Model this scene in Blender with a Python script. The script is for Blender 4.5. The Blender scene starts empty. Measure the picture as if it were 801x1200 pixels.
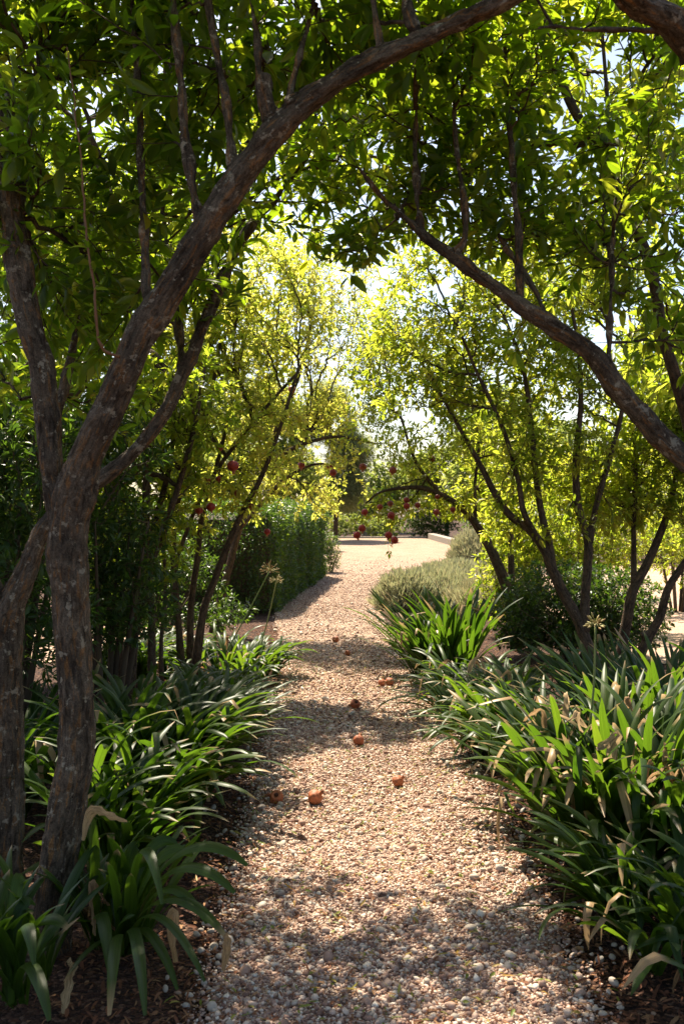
import bpy, math
import numpy as np
from mathutils import noise as mnoise, Vector, kdtree

# ------------------------------------------------------------------ basics
scene = bpy.context.scene
COL = scene.collection
rng = np.random.default_rng(11)
F, CX, CY, EYE = 1167.0, 400.5, 600.0, 1.6          # focal length in photo pixels, eye height in metres


def P(px, py, Y):
    """A point at depth Y metres that the photo shows at (px, py)."""
    return np.array([(px - CX) / F * Y, Y, EYE - (py - CY) / F * Y])


def gz(y):
    """Height of the ground: level near the eye, gently rising beyond 18 m."""
    y = np.asarray(y, float)
    return 0.0137 * np.clip(y - 18.0, 0, 70)


def unit(v):
    return v / np.maximum(np.linalg.norm(v, axis=-1, keepdims=True), 1e-9)


SUN_AZ, SUN_EL = math.radians(-20), math.radians(57)   # azimuth from +Y, negative is to the left
SUN = np.array([math.sin(SUN_AZ) * math.cos(SUN_EL), math.cos(SUN_AZ) * math.cos(SUN_EL), math.sin(SUN_EL)])


# ------------------------------------------------------------------ objects
def thing(name, label, cat, loc=(0, 0, 0), group=None):
    o = bpy.data.objects.new(name, None)
    o.empty_display_size = 0.1
    COL.objects.link(o)
    o.location = tuple(float(c) for c in loc)
    o['label'] = label
    o['category'] = cat
    if group:
        o['group'] = group
    return o


def tag(o, label=None, cat=None, group=None, kind=None):
    if label: o['label'] = label
    if cat: o['category'] = cat
    if group: o['group'] = group
    if kind: o['kind'] = kind
    return o


def build(name, chunks, mat, parent=None, smooth=True, loc=None):
    """chunks: list of (verts (N,3) world, faces (M,3|4), {attr: (N,) or (N,3)}). Links ONE mesh object."""
    V, loops, totals, attrs, off = [], [], [], {}, 0
    names = set()
    for c in chunks:
        names |= set(c[2].keys())
    for v, fs, at in chunks:
        V.append(v)
        for f in (fs if isinstance(fs, list) else [fs]):
            if len(f) == 0:
                continue
            loops.append((f + off).ravel())
            totals.append(np.full(len(f), f.shape[1], np.int32))
        for n in names:
            a = at.get(n)
            if a is None:
                a = np.zeros(len(v))
            attrs.setdefault(n, []).append(np.asarray(a, np.float32))
        off += len(v)
    V = np.concatenate(V).astype(np.float32)
    if parent is not None:
        base = np.array(parent.matrix_basis.translation, np.float32)
        pp = parent.parent
        while pp is not None:
            base = base + np.array(pp.matrix_basis.translation, np.float32)
            pp = pp.parent
        V = V - base
    elif loc is not None:
        V = V - np.array(loc, np.float32)
    loops = np.concatenate(loops).astype(np.int32)
    totals = np.concatenate(totals)
    me = bpy.data.meshes.new(name)
    me.vertices.add(len(V)); me.vertices.foreach_set('co', V.ravel())
    me.loops.add(len(loops)); me.loops.foreach_set('vertex_index', loops)
    me.polygons.add(len(totals))
    starts = np.concatenate([[0], np.cumsum(totals)[:-1]]).astype(np.int32)
    me.polygons.foreach_set('loop_start', starts)
    me.polygons.foreach_set('loop_total', totals)
    me.polygons.foreach_set('use_smooth', np.full(len(totals), bool(smooth)))
    for n, a in attrs.items():
        a = np.concatenate(a)
        if a.ndim == 1:
            me.attributes.new(n, 'FLOAT', 'POINT').data.foreach_set('value', a)
        else:
            me.attributes.new(n, 'FLOAT_VECTOR', 'POINT').data.foreach_set('vector', a.ravel())
    me.update(calc_edges=True)
    me.materials.append(mat)
    o = bpy.data.objects.new(name, me)
    COL.objects.link(o)
    if parent is not None:
        o.parent = parent
    elif loc is not None:
        o.location = tuple(float(c) for c in loc)
    return o


# ------------------------------------------------------------------ materials
def new_mat(name):
    m = bpy.data.materials.new(name)
    m.use_nodes = True
    nt = m.node_tree
    nt.nodes.clear()
    out = nt.nodes.new('ShaderNodeOutputMaterial')
    return m, nt, out


def N(nt, kind, **kw):
    n = nt.nodes.new(kind)
    for k, v in kw.items():
        if k.startswith('i_'):
            n.inputs[k[2:].replace('_', ' ')].default_value = v
        else:
            setattr(n, k, v)
    return n


def ramp(nt, src, stops, mode='LINEAR'):
    r = nt.nodes.new('ShaderNodeValToRGB')
    r.color_ramp.interpolation = mode
    el = r.color_ramp.elements
    while len(el) < len(stops):
        el.new(0.5)
    for e, (p, c) in zip(el, stops):
        e.position = p
        e.color = (c[0], c[1], c[2], 1)
    nt.links.new(src, r.inputs['Fac'])
    return r.outputs['Color']


def mixc(nt, fac, a, b, mode='MIX'):
    m = nt.nodes.new('ShaderNodeMix')
    m.data_type = 'RGBA'
    m.blend_type = mode
    for sock, v in ((m.inputs[0], fac), (m.inputs[6], a), (m.inputs[7], b)):
        if isinstance(v, bpy.types.NodeSocket):
            nt.links.new(v, sock)
        elif isinstance(v, (tuple, list)):
            sock.default_value = (v[0], v[1], v[2], 1)
        else:
            sock.default_value = v
    return m.outputs[2]


def attr(nt, name, out='Fac'):
    a = nt.nodes.new('ShaderNodeAttribute')
    a.attribute_name = name
    return a.outputs[out]


def leaf_mat(name, refl, trans, rough=0.42, tmix=0.5, spec=0.4, odd=None, veins=0.0):
    """Thin leaf: glossy coat over diffuse, plus light let through. refl/trans: lists of colours across the 'tint'."""
    m, nt, out = new_mat(name)
    t = attr(nt, 'tint')
    k = len(refl) - 1
    rc = ramp(nt, t, [(i / k, c) for i, c in enumerate(refl)])
    k2 = len(trans) - 1
    tc = ramp(nt, t, [(i / k2, c) for i, c in enumerate(trans)])
    if odd is not None:                                   # dry tips and edges
        d = attr(nt, 'dry')
        rc = mixc(nt, d, rc, odd)
        tc = mixc(nt, d, tc, tuple(c * 0.8 for c in odd))
    if veins:                                             # fine parallel veins along the blade
        cm = N(nt, 'ShaderNodeCombineXYZ')
        nt.links.new(attr(nt, 'across'), cm.inputs[0]); nt.links.new(attr(nt, 'tint'), cm.inputs[1]); nt.links.new(attr(nt, 'along'), cm.inputs[2])
        mp = N(nt, 'ShaderNodeMapping')
        mp.inputs['Scale'].default_value = (5.5, 40.0, 1.6)
        nt.links.new(cm.outputs[0], mp.inputs['Vector'])
        vn = N(nt, 'ShaderNodeTexNoise', i_Scale=1.0, i_Detail=4.0, i_Roughness=0.7)
        nt.links.new(mp.outputs[0], vn.inputs['Vector'])
        vc = ramp(nt, vn.outputs['Fac'], [(0.32, (1 - veins,) * 3), (0.68, (1 + veins * 0.7,) * 3)])
        rc = mixc(nt, 1.0, rc, vc, 'MULTIPLY'); tc = mixc(nt, 1.0, tc, vc, 'MULTIPLY')
    p = N(nt, 'ShaderNodeBsdfPrincipled')
    nt.links.new(rc, p.inputs['Base Color'])
    p.inputs['Roughness'].default_value = rough
    p.inputs['Specular IOR Level'].default_value = spec
    tr = N(nt, 'ShaderNodeBsdfTranslucent')
    nt.links.new(tc, tr.inputs['Color'])
    mx = N(nt, 'ShaderNodeMixShader')
    mx.inputs[0].default_value = tmix
    nt.links.new(p.outputs[0], mx.inputs[1])
    nt.links.new(tr.outputs[0], mx.inputs[2])
    nt.links.new(mx.outputs[0], out.inputs['Surface'])
    return m


def bark_mat(name, dark, mid, lichen, crack, amount=1.0, lich=0.62):
    m, nt, out = new_mat(name)
    v = attr(nt, 'bark', 'Vector')
    mp = N(nt, 'ShaderNodeMapping')
    mp.inputs['Scale'].default_value = (1, 1, 0.16)
    nt.links.new(v, mp.inputs['Vector'])
    fib = N(nt, 'ShaderNodeTexNoise', i_Scale=62.0, i_Detail=5.0, i_Roughness=0.62, i_Distortion=0.6)
    nt.links.new(mp.outputs[0], fib.inputs['Vector'])
    mp2 = N(nt, 'ShaderNodeMapping')
    mp2.inputs['Scale'].default_value = (1, 1, 0.5)
    nt.links.new(v, mp2.inputs['Vector'])
    big = N(nt, 'ShaderNodeTexNoise', i_Scale=9.0, i_Detail=4.0, i_Roughness=0.6)
    nt.links.new(mp2.outputs[0], big.inputs['Vector'])
    pat = N(nt, 'ShaderNodeTexNoise', i_Scale=24.0, i_Detail=6.0, i_Roughness=0.68)
    pat.noise_dimensions = '3D'
    nt.links.new(v, pat.inputs['Vector'])
    c = ramp(nt, big.outputs['Fac'], [(0.3, dark), (0.62, mid)])
    ck = ramp(nt, fib.outputs['Fac'], [(0.0, (0, 0, 0)), (0.555, (0, 0, 0)), (0.60, (1, 1, 1)), (0.66, (1, 1, 1)), (0.71, (0, 0, 0))])
    ckm = mixc(nt, 0.85 * amount, (0, 0, 0), ck)
    c = mixc(nt, ckm, c, crack)
    fine = N(nt, 'ShaderNodeTexNoise', i_Scale=190.0, i_Detail=2.0)
    nt.links.new(v, fine.inputs['Vector'])
    c = mixc(nt, 0.7, c, ramp(nt, fine.outputs['Fac'], [(0.3, (0.45, 0.45, 0.45)), (0.7, (1.25, 1.2, 1.15))]), 'MULTIPLY')
    c = mixc(nt, 0.9, c, ramp(nt, fib.outputs['Fac'], [(0.30, (0.28, 0.26, 0.24)), (0.46, (1.0, 1.0, 1.0)), (0.7, (1.2, 1.15, 1.1))]), 'MULTIPLY')
    blotch = N(nt, 'ShaderNodeTexNoise', i_Scale=38.0, i_Detail=5.0, i_Roughness=0.7, i_Distortion=1.2)
    nt.links.new(mp2.outputs[0], blotch.inputs['Vector'])
    c = mixc(nt, 0.85, c, ramp(nt, blotch.outputs['Fac'], [(0.36, (0.42, 0.38, 0.34)), (0.5, (0.95, 0.95, 0.95)), (0.64, (1.45, 1.4, 1.35))]), 'MULTIPLY')
    lm = ramp(nt, pat.outputs['Fac'], [(lich, (0, 0, 0)), (lich + 0.05, (0.85, 0.85, 0.85))])
    c = mixc(nt, lm, c, lichen)
    p = N(nt, 'ShaderNodeBsdfPrincipled', i_Roughness=0.9)
    p.inputs['Specular IOR Level'].default_value = 0.15
    nt.links.new(c, p.inputs['Base Color'])
    h1 = N(nt, 'ShaderNodeMath', operation='MULTIPLY_ADD')
    nt.links.new(fib.outputs['Fac'], h1.inputs[0]); h1.inputs[1].default_value = 0.9
    nt.links.new(blotch.outputs['Fac'], h1.inputs[2])
    b = N(nt, 'ShaderNodeBump', i_Strength=1.0, i_Distance=0.022)
    nt.links.new(h1.outputs[0], b.inputs['Height'])
    nt.links.new(b.outputs[0], p.inputs['Normal'])
    nt.links.new(p.outputs[0], out.inputs['Surface'])
    return m


def tint_mat(name, stops, rough=0.8, spec=0.3, bump=0.0, bscale=200.0, mottle=0.0, mode='LINEAR'):
    m, nt, out = new_mat(name)
    c = ramp(nt, attr(nt, 'tint'), stops, mode)
    p = N(nt, 'ShaderNodeBsdfPrincipled', i_Roughness=rough)
    p.inputs['Specular IOR Level'].default_value = spec
    tc = N(nt, 'ShaderNodeTexCoord')
    nz = N(nt, 'ShaderNodeTexNoise', i_Scale=bscale, i_Detail=3.0)
    nt.links.new(tc.outputs['Object'], nz.inputs['Vector'])
    if mottle:
        c = mixc(nt, mottle, c, ramp(nt, nz.outputs['Fac'], [(0.3, (0.45, 0.45, 0.45)), (0.7, (1.35, 1.3, 1.25))]), 'MULTIPLY')
    nt.links.new(c, p.inputs['Base Color'])
    if bump:
        b = N(nt, 'ShaderNodeBump', i_Strength=bump, i_Distance=0.01)
        nt.links.new(nz.outputs['Fac'], b.inputs['Height'])
        nt.links.new(b.outputs[0], p.inputs['Normal'])
    nt.links.new(p.outputs[0], out.inputs['Surface'])
    return m


def ground_mat(name, stops, scale, fine, bump=0.6, dist=0.012):
    """Loose ground: grains from Voronoi cells, each with its own colour."""
    m, nt, out = new_mat(name)
    tc = N(nt, 'ShaderNodeTexCoord')
    vo = N(nt, 'ShaderNodeTexVoronoi', i_Scale=scale)
    nt.links.new(tc.outputs['Object'], vo.inputs['Vector'])
    sep = N(nt, 'ShaderNodeSeparateColor')
    nt.links.new(vo.outputs['Color'], sep.inputs[0])
    c = ramp(nt, sep.outputs[0], stops)
    big = N(nt, 'ShaderNodeTexNoise', i_Scale=1.7, i_Detail=5.0, i_Roughness=0.6)
    nt.links.new(tc.outputs['Object'], big.inputs['Vector'])
    c = mixc(nt, 0.6, c, ramp(nt, big.outputs['Fac'], [(0.3, (0.72, 0.66, 0.6)), (0.7, (1.15, 1.12, 1.1))]), 'MULTIPLY')
    fn = N(nt, 'ShaderNodeTexNoise', i_Scale=fine, i_Detail=3.0)
    nt.links.new(tc.outputs['Object'], fn.inputs['Vector'])
    c = mixc(nt, 0.5, c, ramp(nt, fn.outputs['Fac'], [(0.3, (0.6, 0.58, 0.55)), (0.7, (1.2, 1.2, 1.2))]), 'MULTIPLY')
    p = N(nt, 'ShaderNodeBsdfPrincipled', i_Roughness=0.9)
    p.inputs['Specular IOR Level'].default_value = 0.2
    nt.links.new(c, p.inputs['Base Color'])
    hh = N(nt, 'ShaderNodeMath', operation='SUBTRACT')
    nt.links.new(sep.outputs[1], hh.inputs[0]); nt.links.new(vo.outputs['Distance'], hh.inputs[1])
    b = N(nt, 'ShaderNodeBump', i_Strength=bump, i_Distance=dist)
    nt.links.new(hh.outputs[0], b.inputs['Height'])
    nt.links.new(b.outputs[0], p.inputs['Normal'])
    nt.links.new(p.outputs[0], out.inputs['Surface'])
    return m


M = {}
M['bark'] = bark_mat('old_bark', (0.060, 0.045, 0.033), (0.165, 0.130, 0.095), (0.35, 0.30, 0.22), (0.25, 0.125, 0.045), 0.75, 0.58)
M['bark_thin'] = bark_mat('thin_bark', (0.055, 0.037, 0.026), (0.14, 0.10, 0.07), (0.20, 0.17, 0.13), (0.18, 0.095, 0.045), 0.4, 0.7)
M['sprout'] = tint_mat('sprout_bark', [(0, (0.17, 0.08, 0.035)), (1, (0.20, 0.10, 0.045))], 0.6)
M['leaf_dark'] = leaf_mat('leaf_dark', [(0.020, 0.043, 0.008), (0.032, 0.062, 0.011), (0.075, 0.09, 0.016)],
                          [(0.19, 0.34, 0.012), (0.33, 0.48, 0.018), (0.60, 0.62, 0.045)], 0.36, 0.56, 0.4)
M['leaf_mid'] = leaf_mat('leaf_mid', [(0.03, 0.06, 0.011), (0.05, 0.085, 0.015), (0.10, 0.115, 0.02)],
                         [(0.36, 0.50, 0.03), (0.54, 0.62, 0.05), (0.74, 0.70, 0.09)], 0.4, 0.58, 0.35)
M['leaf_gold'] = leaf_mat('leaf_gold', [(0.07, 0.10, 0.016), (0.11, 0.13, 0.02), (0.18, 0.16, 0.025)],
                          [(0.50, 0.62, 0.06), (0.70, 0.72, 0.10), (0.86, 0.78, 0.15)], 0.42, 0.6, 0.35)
M['leaf_hedge'] = leaf_mat('leaf_hedge', [(0.025, 0.05, 0.012), (0.04, 0.075, 0.018), (0.07, 0.11, 0.02)],
                           [(0.08, 0.17, 0.02), (0.14, 0.26, 0.02), (0.25, 0.36, 0.03)], 0.4, 0.35, 0.4)
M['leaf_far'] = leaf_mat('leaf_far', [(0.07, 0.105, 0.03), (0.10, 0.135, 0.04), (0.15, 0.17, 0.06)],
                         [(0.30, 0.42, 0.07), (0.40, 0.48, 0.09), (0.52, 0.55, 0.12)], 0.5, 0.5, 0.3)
M['leaf_grey'] = leaf_mat('leaf_grey', [(0.27, 0.28, 0.19), (0.35, 0.36, 0.25), (0.42, 0.39, 0.27)],
                          [(0.30, 0.33, 0.15), (0.38, 0.38, 0.18), (0.42, 0.36, 0.18)], 0.7, 0.35, 0.2)
M['needle'] = leaf_mat('needle', [(0.12, 0.145, 0.08), (0.16, 0.185, 0.10), (0.20, 0.22, 0.12)],
                       [(0.36, 0.42, 0.18), (0.42, 0.47, 0.2), (0.48, 0.5, 0.22)], 0.6, 0.5, 0.2)
M['strap'] = leaf_mat('strap_leaf', [(0.017, 0.040, 0.007), (0.028, 0.058, 0.009), (0.052, 0.088, 0.013)],
                      [(0.075, 0.17, 0.010), (0.13, 0.25, 0.014), (0.23, 0.35, 0.022)], 0.42, 0.38, 0.25, odd=(0.42, 0.28, 0.14), veins=0.35)
M['withered'] = leaf_mat('withered_leaf', [(0.22, 0.11, 0.05), (0.40, 0.26, 0.13), (0.52, 0.39, 0.23)],
                         [(0.36, 0.20, 0.08), (0.50, 0.34, 0.18), (0.58, 0.44, 0.26)], 0.7, 0.35, 0.2, veins=0.7)
M['litter'] = leaf_mat('litter', [(0.10, 0.04, 0.022), (0.22, 0.09, 0.045), (0.36, 0.21, 0.10)],
                       [(0.10, 0.04, 0.02), (0.2, 0.08, 0.03), (0.3, 0.15, 0.06)], 0.8, 0.2, 0.2)
M['fallen_green'] = leaf_mat('fallen_green', [(0.10, 0.15, 0.02), (0.20, 0.20, 0.03), (0.45, 0.24, 0.05)],
                             [(0.2, 0.3, 0.03), (0.3, 0.3, 0.04), (0.5, 0.25, 0.05)], 0.5, 0.3, 0.3)
M['stalk'] = tint_mat('flower_stalk', [(0, (0.13, 0.19, 0.05)), (1, (0.24, 0.24, 0.08))], 0.5)
M['seed'] = tint_mat('seed_head', [(0, (0.24, 0.25, 0.08)), (0.6, (0.32, 0.28, 0.11)), (1, (0.30, 0.16, 0.06))], 0.6)
M['fruit'] = tint_mat('ripe_rind', [(0, (0.30, 0.022, 0.014)), (0.5, (0.24, 0.032, 0.018)), (1, (0.30, 0.10, 0.04))], 0.42, 0.3, 0.1, 60, 0.5)
M['fruit_dry'] = tint_mat('dried_rind', [(0, (0.30, 0.075, 0.035)), (1, (0.40, 0.14, 0.06))], 0.6, 0.35, 0.35, 70, 0.6)
M['cavity'] = tint_mat('hollow_rind', [(0, (0.04, 0.016, 0.01)), (1, (0.08, 0.03, 0.018))], 0.8, 0.2)
M['calyx'] = tint_mat('calyx', [(0, (0.28, 0.08, 0.035)), (1, (0.40, 0.17, 0.07))], 0.6)
M['pebble'] = tint_mat('pebble', [(0.0, (0.09, 0.045, 0.032)), (0.16, (0.22, 0.12, 0.085)), (0.40, (0.37, 0.235, 0.172)), (0.64, (0.53, 0.375, 0.285)),
                                  (0.82, (0.61, 0.49, 0.38)), (0.93, (0.66, 0.59, 0.49)), (1.0, (0.36, 0.32, 0.28))], 0.72, 0.3, 0.15, 120, 0.25)
M['stone'] = tint_mat('river_stone', [(0, (0.33, 0.27, 0.21)), (0.5, (0.42, 0.35, 0.28)), (0.8, (0.27, 0.24, 0.21)), (1, (0.30, 0.18, 0.115))], 0.65, 0.35, 0.1, 70, 0.3)
M['kerb'] = tint_mat('pale_stone', [(0, (0.28, 0.25, 0.21)), (1, (0.33, 0.30, 0.26))], 0.85, 0.2, 0.4, 25, 0.5)
M['twig'] = tint_mat('dark_twig', [(0, (0.05, 0.035, 0.022)), (1, (0.10, 0.07, 0.045))], 0.9)
G_STOPS = [(0.0, (0.17, 0.10, 0.068)), (0.3, (0.31, 0.20, 0.138)), (0.6, (0.40, 0.275, 0.195)), (0.85, (0.48, 0.36, 0.265)), (1.0, (0.55, 0.47, 0.38))]
M['gravel'] = ground_mat('gravel_bed', G_STOPS, 105.0, 420.0)
M['gravel_far'] = ground_mat('gravel_yard', [(0.0, (0.36, 0.235, 0.17)), (0.5, (0.46, 0.32, 0.24)), (1.0, (0.54, 0.41, 0.32))], 60.0, 200.0)
M['soil'] = ground_mat('soil', [(0.0, (0.022, 0.012, 0.008)), (0.5, (0.06, 0.028, 0.018)), (0.85, (0.11, 0.052, 0.03)), (1, (0.2, 0.12, 0.08))], 70.0, 240.0, 0.9, 0.02)


# ------------------------------------------------------------------ shape makers
LT = {}
for key, ts, ws in (('hi', (0.22, 0.5, 0.78), (0.72, 1.0, 0.66)), ('lo', (0.48,), (1.0,)), ('two', (0.3, 0.68), (0.85, 0.9))):
    T, S, Wd = [0.0], [0.0], [0.0]
    for t, w in zip(ts, ws):
        for s in (-1, 0, 1):
            T.append(t); S.append(s); Wd.append(w)
    T.append(1.0); S.append(0.0); Wd.append(0.0)
    n = len(ts); tip = len(T) - 1
    tri = [(0, 2, 1), (0, 3, 2)]
    quad = []
    for i in range(n - 1):
        a = 1 + 3 * i
        quad += [(a, a + 1, a + 4, a + 3), (a + 1, a + 2, a + 5, a + 4)]
    a = 1 + 3 * (n - 1)
    tri += [(a, a + 1, tip), (a + 1, a + 2, tip)]
    LT[key] = (np.array(T), np.array(S, float), np.array(Wd), np.array(tri), np.array(quad).reshape(-1, 4).astype(int))


def leaves(pos, axis, nrm, L, W, tint, kind='two', fold=0.25, curl=0.18):
    """Leaf blades with a folded midrib and a bent tip; returns one chunk."""
    T, S, Wd, tri, quad = LT[kind]
    n = len(pos)
    if n == 0:
        return (np.zeros((0, 3)), [np.zeros((0, 3), int)], {'tint': np.zeros(0)})
    axis = unit(axis)
    nrm = unit(nrm - axis * (nrm * axis).sum(1, keepdims=True))
    side = np.cross(axis, nrm)
    L = np.broadcast_to(L, (n,))[:, None, None]; W = np.broadcast_to(W, (n,))[:, None, None]
    cu = (curl * rng.uniform(-0.8, 2.6, n))[:, None, None]
    t = T[None, :, None]; s = S[None, :, None]; w = Wd[None, :, None]
    v = (pos[:, None, :] + axis[:, None, :] * L * t + side[:, None, :] * (W * 0.5) * w * s
         + nrm[:, None, :] * (fold * W * w * np.abs(s) - cu * L * t * t))
    k = len(T)
    off = (np.arange(n) * k)[:, None, None]
    fs = [(tri[None] + off).reshape(-1, 3)]
    if len(quad):
        fs.append((quad[None] + off).reshape(-1, 4))
    return (v.reshape(-1, 3), fs, {'tint': np.repeat(tint, k)})


def catmull(pts, vals, per):
    pts = np.asarray(pts, float); vals = np.asarray(vals, float)
    n = len(pts)
    if n < 3:
        t = np.linspace(0, 1, per + 1)[:, None]
        return pts[0] * (1 - t) + pts[-1] * t, (vals[0] * (1 - t) + vals[-1] * t)[:, 0]
    pp = np.vstack([2 * pts[0] - pts[1], pts, 2 * pts[-1] - pts[-2]])
    u = np.linspace(0, 1, per, endpoint=False)[:, None]
    out, ov = [], []
    for i in range(n - 1):
        a, b, c, d = pp[i:i + 4]
        out.append(0.5 * (2 * b + (c - a) * u + (2 * a - 5 * b + 4 * c - d) * u ** 2 + (3 * b - a - 3 * c + d) * u ** 3))
        ov.append(vals[i] * (1 - u[:, 0]) + vals[i + 1] * u[:, 0])
    out.append(pts[-1:]); ov.append(vals[-1:])
    return np.vstack(out), np.concatenate(ov)


def tube(pts, rad, sides=6, cap=True, knobs=0.0):
    """Round bar along a polyline with a radius at every point; carries the 'bark' coordinate."""
    pts = np.asarray(pts, float); rad = np.asarray(rad, float)
    n = len(pts)
    tan = np.empty_like(pts)
    tan[1:-1] = pts[2:] - pts[:-2]; tan[0] = pts[1] - pts[0]; tan[-1] = pts[-1] - pts[-2]
    tan = unit(tan)
    ref = np.array([0.0, 1.0, 0.1]) if abs(tan[0][1]) < 0.8 else np.array([1.0, 0.0, 0.1])
    us = np.empty_like(pts)
    u = ref
    for i in range(n):
        u = u - tan[i] * (u @ tan[i])
        u = u / (np.linalg.norm(u) + 1e-9)
        us[i] = u
    vs = np.cross(tan, us)
    a = np.linspace(0, 2 * math.pi, sides, endpoint=False)
    ca, sa = np.cos(a), np.sin(a)
    R = np.repeat(rad[:, None], sides, 1)
    if knobs:
        ph = rng.uniform(0, 6.28, 4)
        l = np.arange(n)[:, None] / max(1, n)
        R = R * (1 + knobs * (np.sin(2 * a + ph[0] + 7 * l) * 0.5 + np.sin(3 * a + ph[1] - 11 * l) * 0.35 + rng.normal(0, 0.3, (n, 1)) * 0.5))
    v = pts[:, None, :] + R[:, :, None] * (us[:, None, :] * ca[None, :, None] + vs[:, None, :] * sa[None, :, None])
    along = np.concatenate([[0], np.cumsum(np.linalg.norm(np.diff(pts, axis=0), axis=1))]) + rng.uniform(0, 9)
    bark = np.stack([R * ca, R * sa, np.repeat(along[:, None], sides, 1)], -1)
    i = np.arange(n - 1)[:, None] * sides
    j = np.arange(sides)[None, :]; j2 = (j + 1) % sides
    q = np.stack([i + j, i + j2, i + sides + j2, i + sides + j], -1).reshape(-1, 4)
    V = v.reshape(-1, 3); B = bark.reshape(-1, 3)
    fs = [q]
    if cap:
        V = np.vstack([V, pts[:1], pts[-1:]]); B = np.vstack([B, [[0, 0, along[0]]], [[0, 0, along[-1]]]])
        c0, c1 = n * sides, n * sides + 1
        j = np.arange(sides); j2 = (j + 1) % sides
        fs.append(np.vstack([np.stack([np.full(sides, c0), j2, j], 1), np.stack([np.full(sides, c1), (n - 1) * sides + j, (n - 1) * sides + j2], 1)]))
    return (V, fs, {'bark': B, 'tint': np.full(len(V), rng.uniform())})


def limb(rows, per=6):
    """rows: (px, py, Y, width in photo pixels) -> dense centre line and radii."""
    pts = [P(a, b, c) for a, b, c, w in rows]
    rad = [0.5 * w / F * c for a, b, c, w in rows]
    return catmull(pts, rad, per)


def fused_wood(name, lines, mat, parent, voxel=0.008, rough=0.0075):
    """Trunk and limbs melted into one skin with knobbly bark relief."""
    ch = [tube(p, r * 0.82, 14, True, 0.16) for p, r in lines]
    tmp = build('wood_draft', ch, mat)
    md = tmp.modifiers.new('r', 'REMESH')
    md.mode = 'VOXEL'; md.voxel_size = voxel; md.use_smooth_shade = True
    sm = tmp.modifiers.new('s', 'SMOOTH'); sm.factor = 0.5; sm.iterations = 4
    dg = bpy.context.evaluated_depsgraph_get()
    me = bpy.data.meshes.new_from_object(tmp.evaluated_get(dg))
    old = tmp.data
    bpy.data.objects.remove(tmp); bpy.data.meshes.remove(old)
    n = len(me.vertices)
    V = np.empty(n * 3, np.float32); me.vertices.foreach_get('co', V); V = V.reshape(-1, 3).astype(float)
    NV = np.empty(n * 3, np.float32); me.vertex_normals.foreach_get('vector', NV); NV = NV.reshape(-1, 3)
    me.calc_loop_triangles()
    tris = np.empty(len(me.loop_triangles) * 3, np.int32); me.loop_triangles.foreach_get('vertices', tris)
    bpy.data.meshes.remove(me)
    # the centre line whose surface lies closest gives each vertex its coordinate round and along the wood
    ctr, tg, al, o, start = [], [], [], 0.0, 0
    best = np.full(len(V), 1e9); idx = np.zeros(len(V), int)
    for p, r in lines:
        t = unit(np.gradient(p, axis=0))
        l = np.concatenate([[0], np.cumsum(np.linalg.norm(np.diff(p, axis=0), axis=1))])
        ctr.append(p); tg.append(t); al.append(l + o); o += 3.7
        kd = kdtree.KDTree(len(p))
        for q, c in enumerate(p): kd.insert(c, q)
        kd.balance()
        hit = [kd.find(v) for v in V]
        k = np.array([h[1] for h in hit]); dd = np.array([h[2] for h in hit])
        e = np.abs(dd - r[k] * 0.8)
        m = e < best
        best[m] = e[m]; idx[m] = k[m] + start
        start += len(p)
    ctr = np.vstack(ctr); tg = np.vstack(tg); al = np.concatenate(al)
    d = V - ctr[idx]
    t = tg[idx]
    ax = (d * t).sum(1)
    rad = d - t * ax[:, None]
    u = unit(np.cross(t, np.array([0.2, 1.0, 0.0])))
    w = np.cross(t, u)
    B = np.stack([(rad * u).sum(1), (rad * w).sum(1), al[idx] + ax], -1)
    disp = np.array([mnoise.noise(Vector((b[0] * 45, b[1] * 45, b[2] * 9))) + 0.6 * mnoise.noise(Vector((b[0] * 110, b[1] * 110, b[2] * 24))) for b in B])
    lump = np.array([mnoise.noise(Vector((b[0] * 14, b[1] * 14, b[2] * 7))) for b in B])
    V = V + NV * (disp * rough + lump * 0.011)[:, None]
    return build(name, [(V, tris.reshape(-1, 3), {'bark': B})], mat, parent)


def grow(att, seeds, spl, bf):
    """Join every attractor to the tree by the cheapest link (length plus a share of the way back to the trunk)."""
    n, s = len(att), len(seeds)
    best = np.full(n, 1e9); par = np.zeros(n, int)
    for i in range(0, s, 1):
        c = np.linalg.norm(att - seeds[i], axis=1) + bf * spl[i]
        m = c < best
        best[m] = c[m]; par[m] = i
    done = np.zeros(n, bool)
    pl = np.zeros(n)
    order = []
    for _ in range(n):
        b = np.where(done, 1e9, best)
        i = int(np.argmin(b))
        done[i] = True; order.append(i)
        q = par[i]
        pp, pq = (seeds[q], spl[q]) if q < s else (att[q - s], pl[q - s])
        pl[i] = pq + np.linalg.norm(att[i] - pp)
        c = np.linalg.norm(att - att[i], axis=1) + bf * pl[i]
        m = (c < best) & ~done
        best[m] = c[m]; par[m] = i + s
    return par, order


def sample_blobs(blobs, n, gap, gscale):
    w = np.array([b[2] * b[1][0] * b[1][1] * b[1][2] for b in blobs]); w = w / w.sum()
    pts = []
    while len(pts) < n:
        b = blobs[rng.choice(len(blobs), p=w)]
        d = unit(rng.normal(size=3)) * rng.uniform() ** (1 / 2.6)
        p = np.asarray(b[0]) + d * np.asarray(b[1])
        if p[2] < 0.12 or mnoise.noise(Vector(p * gscale) + Vector((3.1, 8.2, 1.7))) < gap:
            continue
        pts.append(p)
    return np.array(pts)


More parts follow.
